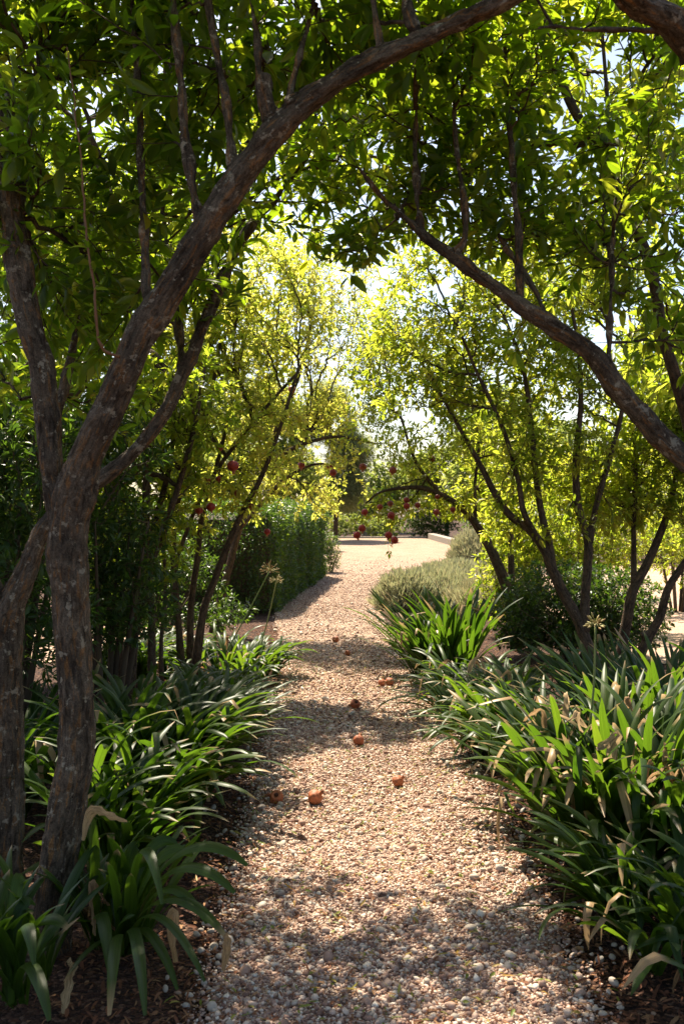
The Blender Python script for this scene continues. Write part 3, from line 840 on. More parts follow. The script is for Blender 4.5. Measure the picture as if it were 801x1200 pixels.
crown(treeD2, D2_l, [bl(262, 440, 9.4, .62, .6, .75), bl(310, 380, 9.6, .6, .6, .6), bl(355, 400, 9.8, .4, .5, .5, .5), bl(220, 320, 9.6, .8, .7, .7, .6), bl(320, 310, 9.8, .7, .6, .5, .45), bl(160, 420, 9.6, .6, .6, .8, .5), bl(310, 510, 9.2, .45, .5, .4), bl(245, 560, 9.2, .4, .5, .3, .8), bl(285, 585, 9.1, .28, .3, .26, .9), bl(215, 620, 9.2, .3, .35, .3, .7), bl(215, 400, 9.5, .4, .5, .5, .8)],
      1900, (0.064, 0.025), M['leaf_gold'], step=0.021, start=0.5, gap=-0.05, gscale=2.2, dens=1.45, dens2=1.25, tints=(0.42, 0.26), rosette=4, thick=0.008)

D3_l = [limb(r) for r in (
    [(250, 742, 13.2, 12), (262, 690, 13.2, 9), (280, 620, 13.2, 8), (300, 560, 13.2, 7), (325, 500, 13.2, 6), (350, 440, 13.2, 5), (365, 380, 13.2, 3)],
    [(300, 560, 13.2, 5), (335, 530, 13.1, 5), (370, 516, 13.0, 4), (400, 512, 12.9, 3.4), (440, 520, 12.8, 2.4)],
    [(280, 620, 13.2, 5), (330, 565, 13.0, 4), (365, 545, 13.0, 3), (392, 545, 13.0, 2)])]
treeD3 = thing('pomegranate_tree', 'bright yellow tree above the hedge, its boughs hanging fruit over the path', 'tree', (D3_l[0][0][0][0], 13.2, 0), 'pomegranate trees lining the path')
build('trunk', [tube(p, r, 9, True, 0.05) for p, r in D3_l], M['bark_thin'], treeD3)
crown(treeD3, D3_l, [bl(350, 400, 13.2, .8, .7, .7), bl(395, 340, 13.4, .65, .6, .6, .5), bl(330, 320, 13.4, .8, .7, .6, .5), bl(395, 470, 13.2, .45, .5, .5), bl(425, 420, 13.4, .4, .5, .5, .4), bl(360, 500, 13.1, .6, .6, .45), bl(395, 540, 13.0, .35, .4, .3), bl(320, 560, 13.1, .45, .5, .32), bl(300, 450, 13.3, .6, .6, .7), bl(345, 600, 13.0, .2, .3, .12, .6), bl(420, 575, 13, .2, .3, .35, .9), bl(385, 585, 13.4, .4, .5, .3, .9)],
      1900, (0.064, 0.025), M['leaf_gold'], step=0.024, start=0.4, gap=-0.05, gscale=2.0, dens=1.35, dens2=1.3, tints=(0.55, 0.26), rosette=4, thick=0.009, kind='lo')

# ------------------------------------------------------------------ trees in the middle distance, right
E1_l = [limb(r) for r in (
    [(708, 817, 8.6, 26), (704, 793, 8.6, 17), (689, 760, 8.6, 14), (677, 727, 8.6, 13), (659, 694, 8.6, 12.5), (646, 666, 8.6, 12), (638, 645, 8.6, 11), (620, 621, 8.6, 10), (596, 603, 8.6, 9), (578, 576, 8.6, 8), (564, 548, 8.6, 7), (540, 505, 8.6, 5), (512, 455, 8.6, 4), (490, 420, 8.6, 3)],
    [(648, 670, 8.6, 9), (643, 636, 8.6, 8.5), (635, 606, 8.6, 8), (628, 564, 8.6, 7), (622, 500, 8.6, 6), (612, 430, 8.6, 5), (590, 370, 8.6, 4)],
    [(636, 642, 8.6, 8), (622, 618, 8.55, 7), (612, 596, 8.5, 7), (606, 560, 8.5, 6), (588, 500, 8.5, 5), (560, 440, 8.5, 4), (535, 380, 8.5, 3)],
    [(684, 740, 8.6, 13), (685, 697, 8.6, 11.5), (688, 660, 8.6, 11), (688, 632, 8.6, 10), (677, 594, 8.6, 9), (674, 540, 8.6, 8), (680, 470, 8.6, 6), (676, 400, 8.6, 5), (665, 340, 8.6, 3)],
    [(690, 636, 8.6, 9), (694, 612, 8.6, 8), (700, 585, 8.6, 7), (716, 530, 8.6, 6), (730, 470, 8.6, 5), (735, 400, 8.6, 4)])]
treeE1 = thing('pomegranate_tree', 'many-stemmed tree fanning out from one base in front of the dark rounded bush', 'tree', (E1_l[0][0][0][0], 8.6, 0), 'pomegranate trees lining the path')
build('trunk', [tube(p, r, 12, True, 0.07) for p, r in E1_l], M['bark_thin'], treeE1)
crown(treeE1, E1_l, [bl(520, 420, 8.8, .45, .6, .55), bl(590, 400, 8.8, .6, .6, .65), bl(580, 500, 8.7, .5, .5, .45), bl(670, 420, 8.8, .6, .6, .6), bl(650, 540, 8.8, .6, .6, .4), bl(480, 390, 8.9, .4, .5, .5, .9), bl(610, 600, 8.8, .45, .5, .35, .8), bl(700, 600, 8.8, .4, .5, .3, .7), bl(620, 320, 9.0, .8, .7, .5), bl(480, 310, 9.2, .4, .5, .4, .6), bl(455, 430, 9.2, .28, .5, .5, .5), bl(720, 330, 9.0, .6, .6, .5)],
      2600, (0.064, 0.025), M['leaf_mid'], step=0.022, start=0.55, gap=-0.10, dens=1.45, dens2=1.3, gscale=2.2, tints=(0.5, 0.25), rosette=4, thick=0.009)

E2_l = [limb(r) for r in (
    [(722, 803, 9.2, 20), (727, 763, 9.2, 13), (734, 725, 9.2, 12), (741, 692, 9.2, 11.5), (759, 658, 9.2, 10), (777, 615, 9.2, 8.5), (786, 585, 9.2, 7), (796, 530, 9.2, 6), (800, 470, 9.2, 4)],
    [(742, 690, 9.2, 8), (742, 645, 9.2, 6.5), (742, 597, 9.2, 6), (746, 530, 9.2, 5), (752, 450, 9.2, 4)])]
treeE2 = thing('pomegranate_tree', 'tree with a thin forked trunk standing before the dark bush edge', 'tree', (E2_l[0][0][0][0], 9.2, 0), 'pomegranate trees lining the path')
build('trunk', [tube(p, r, 11, True, 0.07) for p, r in E2_l], M['bark_thin'], treeE2)
crown(treeE2, E2_l, [bl(760, 500, 9.3, .6, .6, .6), bl(790, 420, 9.4, .5, .6, .5), bl(740, 590, 9.3, .4, .5, .25, .8), bl(690, 560, 9.4, .5, .5, .35)], 1500, (0.064, 0.025), M['leaf_mid'], step=0.023, start=0.5, gap=-0.15, tints=(0.42, 0.25), rosette=4, thick=0.009)

E3_l = [limb(r) for r in (
    [(738, 806, 9.0, 18), (747, 773, 9.0, 12), (759, 748, 9.0, 11), (773, 722, 9.0, 10), (782, 690, 9.0, 9.5), (801, 660, 9.0, 8.5), (830, 620, 9.0, 7), (850, 550, 9.0, 6), (860, 480, 9.0, 4)],
    [(757, 751, 9.0, 9), (753, 742, 8.97, 8)])]
treeE3 = thing('pomegranate_tree', 'crooked low stem with a cut stub bending out past the right edge', 'tree', (E3_l[0][0][0][0], 9.0, 0), 'pomegranate trees lining the path')
build('trunk', [tube(p, r, 11, True, 0.07) for p, r in E3_l], M['bark_thin'], treeE3)
crown(treeE3, E3_l[:1], [bl(840, 500, 9.1, .6, .6, .6), bl(820, 590, 9.1, .4, .5, .3)], 450, (0.064, 0.025), M['leaf_mid'], step=0.023, start=0.6, gap=-0.15, tints=(0.42, 0.25), rosette=4, thick=0.009)

F_l = [limb(r) for r in (
    [(606, 760, 11.6, 18), (596, 700, 11.6, 13), (580, 655, 11.6, 12), (566, 628, 11.6, 11), (551, 606, 11.6, 9), (535, 591, 11.6, 8), (515, 579, 11.6, 7), (495, 572, 11.6, 6), (470, 572, 11.6, 4.5), (445, 577, 11.6, 3), (428, 590, 11.6, 2)],
    [(557, 614, 11.6, 5), (556, 570, 11.6, 4), (560, 520, 11.6, 3.5), (552, 470, 11.6, 3)],
    [(515, 579, 11.6, 5), (500, 560, 11.6, 4.5), (484, 535, 11.6, 4), (470, 490, 11.6, 3)],
    [(600, 730, 11.6, 10), (598, 640, 11.7, 7), (600, 580, 11.7, 5), (590, 520, 11.7, 4)])]
treeF = thing('pomegranate_tree', 'tree whose low bough arches toward the path carrying clustered red fruit', 'tree', (F_l[0][0][0][0], 11.6, 0), 'pomegranate trees lining the path')
build('trunk', [tube(p, r, 10, True, 0.06) for p, r in F_l], M['bark_thin'], treeF)
crown(treeF, F_l, [bl(490, 530, 11.7, .45, .5, .35), bl(550, 500, 11.8, .5, .5, .5), bl(500, 592, 11.8, .45, .3, .14, 1.0), bl(440, 590, 11.75, .2, .2, .2, 1.5), bl(462, 604, 11.75, .2, .12, .15, 2.0), bl(424, 604, 11.7, .1, .12, .16, 2.0), bl(560, 590, 11.7, .5, .5, .3), bl(515, 632, 11.5, .06, .1, .16, 1.6), bl(457, 640, 11.5, .07, .1, .1, 1.4), bl(530, 440, 11.9, .6, .5, .5, .8), bl(480, 460, 11.9, .4, .5, .4, .7), bl(440, 500, 12, .4, .5, .45, .6), bl(430, 440, 12.2, .45, .5, .45, .6), bl(450, 380, 12.4, .5, .5, .45, .5), bl(600, 540, 12, .6, .5, .6)],
      1500, (0.064, 0.025), M['leaf_mid'], step=0.024, start=0.35, gap=-0.16, tints=(0.5, 0.25), rosette=4, thick=0.009, kind='lo')

#@@SHRUBS
# ------------------------------------------------------------------ shrubs, hedge, background trees
def bush(name, label, cat, base, blobs, n, leaf, mat, stems=7, tints=(0.45, 0.22), group=None, kind='lo', step=0.024, gap=-0.35, rosette=5, bf=0.2, spread=0.5, hgt=0.5, bark='twig', gscale=1.6, thick=0.01):
    base = np.array(base, float)
    t = thing(name, label, cat, base, group)
    lines = []
    top = max(b[0][2] + b[1][2] for b in blobs) - base[2]
    c = np.mean([b[0] for b in blobs], axis=0)
    for k in range(stems):
        a = rng.uniform(0, 6.28); s = spread * rng.uniform(0.2, 1)
        d = np.array([math.cos(a) * s, math.sin(a) * s, 0])
        lean = (c - base) * np.array([0.5, 0.5, 0])
        lines.append(catmull([base + d * 0.25, base + d * 0.6 + lean * 0.3 + [0, 0, top * hgt * 0.5], base + d + lean + [0, 0, top * hgt]], [0.012 * top ** 0.7, 0.009 * top ** 0.7, 0.005], 5))
    build('stems', [tube(p, r, 6) for p, r in lines], M[bark], t)
    crown(t, lines, blobs, n, leaf, mat, step=step, bf=bf, start=0.25, gap=gap, tints=tints, kind=kind, rosette=rosette, bark=M[bark], thick=thick, branch_name='twigs', leaf_name='foliage', gscale=gscale)
    return t




# dark thicket behind the left trunks
for i, (lab, x, y, bs, n) in enumerate([
    ('dark evergreen shrub filling the gap between the leaning trunk and the forked tree', -2.15, 6.3, [(-2.15, 6.3, 1.9, .55, .55, .9), (-2.0, 6.2, 1.1, .5, .5, .6)], 900),
    ('shaded evergreen shrub standing beyond the fork, its low twigs bare', -1.75, 7.4, [(-1.75, 7.4, 1.75, .5, .5, .8), (-1.6, 7.3, 1.0, .4, .4, .4)], 750),
    ('tall dark evergreen shrub at the photo edge behind the leaning trunk', -3.0, 7.0, [(-3.0, 7.0, 2.3, .7, .6, 1.0), (-2.8, 7.0, 1.2, .6, .6, .7)], 1000),
    ('wide dark shrub behind the straight dark stems, farthest of the thicket', -3.4, 9.6, [(-3.4, 9.6, 2.0, 1.0, .7, 1.2), (-2.5, 9.8, 1.5, .6, .6, .8)], 1000)]):
    bush('evergreen_shrub', lab, 'shrub', (x, y, 0), [blb(*b) for b in bs], n, (0.07, 0.022), M['leaf_hedge'], 9, (0.3, 0.22), 'evergreen shrubs behind the trees', 'two', 0.024, -0.3, 5, 0.25, 0.5, 0.6)

for i, (lab, x, y, bs, n) in enumerate([
    ('low dark shrub round the feet of the straight dark stems', -2.3, 9.4, [(-2.3, 9.4, .5, .5, .5, .45)], 300),
    ('low leafy shrub between the thicket and the clipped hedge', -2.2, 12.2, [(-2.2, 12.2, .7, .8, .5, .7), (-1.6, 12.6, .35, .5, .4, .35)], 620),
    ('low dark shrub at the photo edge behind the shaded strap leaves', -3.0, 8.0, [(-3.0, 8.0, .8, .6, .5, .7)], 420)]):
    bush('evergreen_shrub', lab, 'shrub', (x, y, 0), [blb(*b) for b in bs], n, (0.07, 0.024), M['leaf_hedge'], 9, (0.35, 0.22), 'evergreen shrubs behind the trees', 'two', 0.024, -0.3, 5, 0.25, 0.5, 0.5)

# clipped hedge
HB = [(-4.6, 15.3), (-1.30, 15.4), (-1.06, 15.7), (-0.36, 23.6), (-0.5, 24.0), (-3.2, 24.2), (-4.8, 16.0)]
hedge = thing('hedge', 'tall clipped dark green hedge running along the bend of the path', 'hedge', (-2.2, 18.0, 0))
poly = np.array(HB); nP = len(poly)
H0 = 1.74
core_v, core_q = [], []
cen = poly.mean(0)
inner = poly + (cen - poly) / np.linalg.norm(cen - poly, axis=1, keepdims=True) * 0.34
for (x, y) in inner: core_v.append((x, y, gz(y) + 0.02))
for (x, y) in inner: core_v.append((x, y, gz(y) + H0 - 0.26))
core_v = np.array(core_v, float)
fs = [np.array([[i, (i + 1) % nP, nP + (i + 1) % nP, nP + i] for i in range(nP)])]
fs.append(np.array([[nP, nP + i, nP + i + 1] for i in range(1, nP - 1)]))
build('dark_core', [(core_v, fs, {'tint': np.full(len(core_v), 0.3)})], M['twig'], hedge, smooth=False)  # solid dark box added inside so the leaf shell isn't see-through
pos, nor = [], []
seglen = np.linalg.norm(np.roll(poly, -1, 0) - poly, axis=1)
for i in range(4):
    a, b = poly[i], poly[(i + 1) % nP]
    cnt = int(seglen[i] * H0 * (1700 if i < 3 else 900))
    u = rng.uniform(size=cnt); z = rng.uniform(0.02, 1, cnt) * H0
    d = (b - a) / seglen[i]; nn = np.array([d[1], -d[0], 0.0])
    p = np.stack([a[0] + (b[0] - a[0]) * u, a[1] + (b[1] - a[1]) * u, z], 1)
    q = np.maximum(0, z - (H0 - 0.30)) / 0.30
    p[:, :2] -= nn[:2] * (0.22 * q ** 2)[:, None]
    p[:, 2] += gz(p[:, 1])
    pos.append(p); nor.append(np.repeat(nn[None], cnt, 0) + np.array([0, 0, 1.0]) * q[:, None])
cnt = 17000
u = rng.uniform(size=cnt); v = rng.uniform(size=cnt)
tl, tr_ = np.array([-4.5, 15.4]), np.array([-1.1, 15.45]); bl_, br = np.array([-4.5, 24.1]), np.array([-0.42, 23.9])
pt = (tl * (1 - u)[:, None] + tr_ * u[:, None]) * (1 - v)[:, None] + (bl_ * (1 - u)[:, None] + br * u[:, None]) * v[:, None]
pos.append(np.column_stack([pt, gz(pt[:, 1]) + H0 - 0.01 + rng.normal(0, 0.03, cnt)])); nor.append(np.repeat(np.array([[0, 0, 1.0]]), cnt, 0))
pos = np.vstack(pos); nor = np.vstack(nor)
lump = np.array([mnoise.noise(Vector(p * 1.1)) * 0.13 + mnoise.noise(Vector(p * 3.6)) * 0.07 for p in pos])
pos = pos + unit(nor) * (lump - 0.03 + rng.uniform(-0.10, 0.03, len(pos)) + np.where(rng.uniform(size=len(pos)) < 0.03, rng.uniform(0, 0.14, len(pos)), 0))[:, None]
axis = rng.normal(size=pos.shape) + unit(nor) * 0.7 + np.array([0, 0, 0.3])
nrm = unit(nor) * 0.7 + rng.normal(size=pos.shape) * 0.6 + np.array([0, 0, 0.6])
build('foliage', [leaves(pos, axis, nrm, 0.062 * rng.uniform(0.6, 1.3, len(pos)), 0.028, np.clip(rng.normal(0.42, 0.25, len(pos)) + lump * 2, 0, 1), 'lo')], M['leaf_hedge'], hedge)

# low shrub at the hedge's far end
bush('rosemary_shrub', 'low lighter shrub at the far end of the clipped hedge', 'shrub', (-0.35, 24.8, float(gz(24.8))), [blb(-0.38, 24.8, .55, .35, .4, .6)], 330, (0.09, 0.016), M['leaf_hedge'], 6, (0.8, 0.2), step=0.025)


# grey mounds by the court
def mound(label, x, y, rx, ry, h, n, tints=(0.5, 0.25), group='grey lavender mounds beside the court', L=0.16):
    z0 = float(gz(y))
    t = thing('lavender_bush', label, 'bush', (x, y, z0), group)
    d = unit(rng.normal(size=(n, 3))); d[:, 2] = np.abs(d[:, 2])
    lumpy = np.array([1 + 0.16 * mnoise.noise(Vector(q * 3.2 + np.array([x, y, 0]))) + 0.09 * mnoise.noise(Vector(q * 9 + np.array([x, y, 0]))) for q in d])
    p = np.array([x, y, z0]) + d * np.array([rx, ry, h]) * (lumpy * rng.uniform(0.72, 0.97, n))[:, None]
    ax = d * np.array([0.6, 0.6, 0.5]) + np.array([0, 0, 0.8]) + rng.normal(0, 0.28, (n, 3))
    build('foliage', [leaves(p, ax, rng.normal(size=(n, 3)), L * rng.uniform(0.6, 1.2, n), 0.014 * (1 + y / 30), np.clip(rng.normal(tints[0], tints[1], n), 0, 1), 'lo', 0.3, 0.1)], M['leaf_grey'], t)
    dd, ff = ico(3)
    m = dd[:, 2] > -0.3
    lm = np.array([1 + 0.16 * mnoise.noise(Vector(q * 3.2 + np.array([x, y, 0]))) for q in dd])
    build('woody_core', [(np.array([x, y, z0]) + dd * np.array([rx, ry, h]) * 0.74 * lm[:, None], ff, {'tint': np.full(len(dd), 0.9)})], M['twig'], t)
    return t


mound('grey green lavender mound bulging onto the path opposite the hedge', 1.05, 16.6, .55, .6, .58, 4200)
mound('broad pale lavender mound behind the one that bulges onto the path', 1.75, 18.6, .95, 1.2, .50, 6000)
mound('pale lavender mound running back along the court edge', 2.5, 21.6, 1.0, 1.5, .46, 5500)
mound('taller rounded grey bush standing by the arching bough at the court corner', 3.05, 23.5, .62, .7, 1.1, 4500, (0.7, 0.2))
mound('brownish lavender mound under the arching tree', 2.35, 15.6, .8, .7, .5, 4200, (0.75, 0.25))

# dark bush behind the fanning stems
bush('evergreen_bush', 'dark glossy rounded bush behind the fanning stems', 'bush', (2.55, 10.9, 0), [blb(2.45, 10.9, .55, .78, .6, .55), blb(3.0, 10.9, .5, .6, .6, .5), blb(2.0, 10.9, .42, .4, .5, .4), blb(2.5, 10.8, .3, .9, .5, .28)], 2300, (0.05, 0.024), M['leaf_hedge'], 10, (0.35, 0.22), None, 'lo', 0.02, -0.6, 7, 0.15, 0.6, 0.4)
# brighter loose shrubs behind it
for lab, x, y, bs, n, tn in (
        ('bright loose shrub between the arching tree and the dark bush', 2.3, 13.0, [(2.2, 13.0, .75, .5, .5, .6), (2.4, 13.2, 1.4, .5, .5, .5)], 750, 0.3),
        ('tall bright green shrub rising behind the dark rounded bush', 3.5, 13.6, [(3.4, 13.6, 1.6, .9, .7, .9), (3.2, 13.6, .8, .9, .6, .6)], 1050, 0.35),
        ('tall airy green shrub behind the fanning stems, left of the forked thin trunk', 3.0, 15.2, [(2.9, 15.2, 1.9, .9, .7, 1.1), (2.4, 15.2, 2.4, .7, .6, .8)], 1100, 0.4),
        ('wide green shrub behind the forked thin trunk and crooked stem', 4.6, 12.2, [(4.5, 12.2, 1.7, .8, .7, 1.2), (5.2, 12.4, 1.9, .8, .7, 1.2)], 1200, 0.35),
        ('pale green shrub beyond the gravel yard at the photo edge', 5.4, 16.0, [(5.2, 16.0, 1.4, 1.1, .8, 1.0), (5.9, 16.2, 2.0, .9, .8, 1.0)], 1100, 0.5),
        ('pale shrub farther back between the bright shrubs', 4.4, 19.0, [(4.2, 19.0, 1.8, 1.3, .9, 1.1), (3.4, 19.0, 1.2, .8, .8, .8)], 1000, 0.55)):
    bush('leafy_shrub', lab, 'shrub', (x, y, float(gz(y))), [blb(*b) for b in bs], n, (0.075, 0.028), M['leaf_mid'], 8, (tn, 0.25), 'loose shrubs behind the trees', 'lo', 0.03, -0.3, 5, 0.2, 0.5, 0.5)


# trees and shrubs far behind the court
def far_tree(name, label, x, y, h, blobs, n, leaf, mat, tints, cat='tree', group='trees beyond the court', r0=0.09, step=0.05):
    z0 = float(gz(y))
    t = thing(name, label, cat, (x, y, z0), group)
    bx = np.mean([b[0][0] for b in blobs])
    tr = catmull([np.array([x, y, z0 - 0.1]), np.array([x + (bx - x) * .2 + .1, y, z0 + h * .3]), np.array([x + (bx - x) * .6, y, z0 + h * .6]), np.array([bx, y, z0 + h * .92])], [r0, r0 * .75, r0 * .5, r0 * .12], 8)
    build('trunk', [tube(*tr, 10, True, 0.06)], M['bark_thin'], t)
    crown(t, [tr], blobs, n, leaf, mat, step=step, start=0.3, gap=-0.15, tints=tints, kind='lo', rosette=6, thick=0.02, tip=0.004, rmax=0.08, gscale=0.7)
    return t


far_tree('pine_tree', 'soft grey green pine rising beyond the court above the hedge end', -0.3, 44, 7.6, [blb(-0.9, 44, 5.4, 1.6, 1.4, 1.0), blb(0.3, 44, 4.2, 1.2, 1.3, .9), blb(-.6, 44, 6.6, .9, 1.0, .8), blb(-1.6, 44, 3.6, 1.5, 1.2, 1.2), blb(-.2, 44, 2.6, 1.5, 1.2, 1.0)], 1500, (0.36, 0.024), M['needle'], (0.5, 0.25), 'tree', 'trees beyond the court', 0.12, 0.018)
specs = [
    ('olive green tree left of the pine beyond the hedge', -6.5, 38, 7.0, [(-6.5, 38, 4.6, 2.4, 1.8, 2.0), (-5.0, 38, 3.0, 1.4, 1.4, 1.2)]),
    ('broad tree far left behind the thicket, glimpsed through dark leaves', -13.0, 34, 8.0, [(-13, 34, 5.0, 3.2, 2.2, 2.8)]),
    ('leafy tree behind the clipped hedge, between the two far left trees', -9.5, 30, 6.0, [(-9.5, 30, 3.8, 2.0, 1.8, 2.0)]),
    ('low spreading tree directly behind the hedge top', -3.8, 29, 4.2, [(-3.8, 29, 2.8, 1.6, 1.4, 1.2)]),
    ('light green tree beyond the kerb at the court end', 5.0, 48, 5.0, [(5.0, 48, 3.2, 2.0, 1.6, 1.6)]),
    ('yellow green tree behind the kerb, lower than the pine beside it', 2.4, 54, 5.2, [(2.2, 54, 3.0, 2.0, 1.5, 1.4), (0.8, 54, 2.2, 1.4, 1.2, 1.0)]),
    ('tall yellow green tree rising right of the pale sky gap', 5.6, 34, 6.5, [(5.4, 34, 4.2, 1.7, 1.4, 1.7), (4.6, 34, 2.4, 1.2, 1.2, 1.1)]),
    ('tall light green tree between the hedge end and the pine', -3.2, 36, 7.0, [(-3.0, 36, 4.8, 1.7, 1.4, 1.8), (-1.8, 36, 2.8, 1.2, 1.2, 1.2)]),
    ('wide pale tree seen between the arching tree and the fanning stems', 8.5, 42, 6.0, [(8.5, 42, 3.6, 2.8, 2.0, 2.0), (6.5, 42, 2.5, 1.4, 1.4, 1.2)]),
    ('pale tree behind the gravel yard seen through the forked thin trunk', 12.5, 36, 6.0, [(12.5, 36, 3.8, 2.6, 2.0, 2.2), (10.8, 36, 2.4, 1.6, 1.6, 1.4)]),
]
for lab, x, y, h, bs in specs:
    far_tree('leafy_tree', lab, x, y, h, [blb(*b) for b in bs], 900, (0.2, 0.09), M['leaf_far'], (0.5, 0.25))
for lab, x, y, bs, n, mt in (
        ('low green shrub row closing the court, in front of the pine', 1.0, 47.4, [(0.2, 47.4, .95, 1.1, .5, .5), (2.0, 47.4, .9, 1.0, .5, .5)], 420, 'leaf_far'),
        ('dark shrub beside the kerb under the hanging fruit', 4.2, 46.9, [(4.2, 46.9, 1.2, 1.4, .7, .9)], 520, 'leaf_hedge'),
        ('dark shrub right of the kerb behind the rounded grey bush', 6.3, 40, [(6.0, 40, .95, 1.3, .7, .75)], 420, 'leaf_hedge'),
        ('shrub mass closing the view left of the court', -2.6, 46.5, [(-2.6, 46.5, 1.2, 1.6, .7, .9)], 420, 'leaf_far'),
        ('tall dark shrub behind the low row at the court end', 1.6, 52, [(1.5, 52, 1.8, 1.6, .8, 1.2), (-.6, 52, 1.5, 1.3, .8, .9)], 420, 'leaf_hedge'),
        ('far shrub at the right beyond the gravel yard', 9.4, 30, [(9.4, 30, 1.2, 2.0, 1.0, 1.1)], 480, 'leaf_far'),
        ('far shrub at the left beyond the side path', -8.0, 18.5, [(-8.0, 18.5, 1.3, 2.2, 1.0, 1.3)], 650, 'leaf_hedge'),
        ('dark shrub left of the hedge front beyond the side path', -5.6, 16.3, [(-5.6, 16.3, 1.1, .9, .7, 1.0)], 500, 'leaf_hedge')):
    bush('garden_shrub', lab, 'shrub', (x, y, float(gz(y))), [blb(*b) for b in bs], n, (0.13, 0.06), M[mt], 8, (0.5, 0.25), 'shrubs round the court', 'lo', 0.045, -0.4, 8, 0.2, 0.8, 0.4, thick=0.02, gscale=0.9)

# kerb stones at the end of the court
def block(name, label, a, b, w, h):
    a, b = np.array(a, float), np.array(b, float)
    d = (b - a) / np.linalg.norm(b - a); s = np.array([d[1], -d[0]]) * w / 2
    za, zb = float(gz(a[1])), float(gz(b[1]))
    e = 0.02
    ring = []
    for k, (ins, zz) in enumerate(((0, -0.05), (0, h - e), (e, h))):
        q = s * (1 - ins / (w / 2))
        dd = d * ins
        ring += [(*(a + dd - q), za + zz), (*(a + dd + q), za + zz), (*(b - dd + q), zb + zz), (*(b - dd - q), zb + zz)]
    v = np.array(ring)
    f = [[4 * k + i, 4 * k + (i + 1) % 4, 4 * k + 4 + (i + 1) % 4, 4 * k + 4 + i] for k in range(2) for i in range(4)] + [[8, 9, 10, 11]]
    o = build(name, [(v, np.array(f), {'tint': np.full(12, rng.uniform())})], M['kerb'], None, False, (a[0], a[1], za))
    return tag(o, label, 'kerb')


block('stone_kerb', 'pale stone kerb closing the court beside the rounded grey bush', (4.05, 45.2), (4.5, 36.5), 0.3, 0.26)
block('stone_kerb', 'low dark stone edging in front of the low shrub row at the court end', (-1.6, 46.2), (3.9, 46.3), 0.2, 0.07)
block('stone_wall', 'low pink stone wall glimpsed behind the shrub row at the court end', (1.0, 49.6), (2.2, 49.7), 0.4, 0.75)

#@@PLANTS
# ------------------------------------------------------------------ strap-leaved plants (agapanthus)
def blade_chunk(p0, az, th0, th1, L, W, tint, dry, twist, kink=None, seg=13, sag=1.6):
    """One arching strap leaf."""
    t = np.linspace(0, 1, seg)
    th = th0 + (th1 - th0) * t ** sag
    if kink is not None:
        th = th + np.where(t > kink[0], kink[1], 0) * np.clip((t - kink[0]) / 0.05, 0, 1)
    ds = L / (seg - 1)
    azs = az + twist * t ** 2
    dx = np.sin(th) * np.cos(azs); dy = np.sin(th) * np.sin(azs); dz = np.cos(th)
    d = np.stack([dx, dy, dz], 1)
    p = np.array(p0) + np.vstack([[0, 0, 0], np.cumsum(d[:-1] * ds, axis=0)])
    p[:, 2] = np.maximum(p[:, 2], gz(p[:, 1]) + 0.012 + 0.01 * t)
    side = np.stack([-np.sin(azs), np.cos(azs), np.zeros(seg)], 1)
    roll = twist * 0.9 * t
    nr = np.cross(d, side)
    nr = nr * np.where(nr[:, 2:3] < 0, -1, 1) if False else nr
    sd = side * np.cos(roll)[:, None] + nr * np.sin(roll)[:, None]
    nn = np.cross(sd, d)
    w = W * np.minimum(1, 0.62 + 0.9 * t) * np.clip((1.02 - t) / 0.30, 0, 1) ** 0.55
    w[-1] = W * 0.06
    w = w * 0.5
    ch = 0.20
    cols = []
    for s, h in ((-1, ch), (-0.5, ch * 0.3), (0, 0), (0.5, ch * 0.3), (1, ch)):
        cols.append(p + sd * (w * s)[:, None] + nn * (w * h * 1.3)[:, None])
    v = np.stack(cols, 1).reshape(-1, 3)
    i = (np.arange(seg - 1) * 5)[:, None] + np.arange(4)[None]
    q = np.stack([i, i + 1, i + 6, i + 5], -1).reshape(-1, 4)
    dv = np.clip((t - (1 - dry)) / 0.04 + 0.5, 0, 1) if dry > 0 else np.zeros(seg)
    return (v, q, {'tint': np.full(len(v), tint), 'dry': np.repeat(dv, 5), 'across': np.tile([-1, -.5, 0, .5, 1], len(t)), 'along': np.repeat(t, 5)})


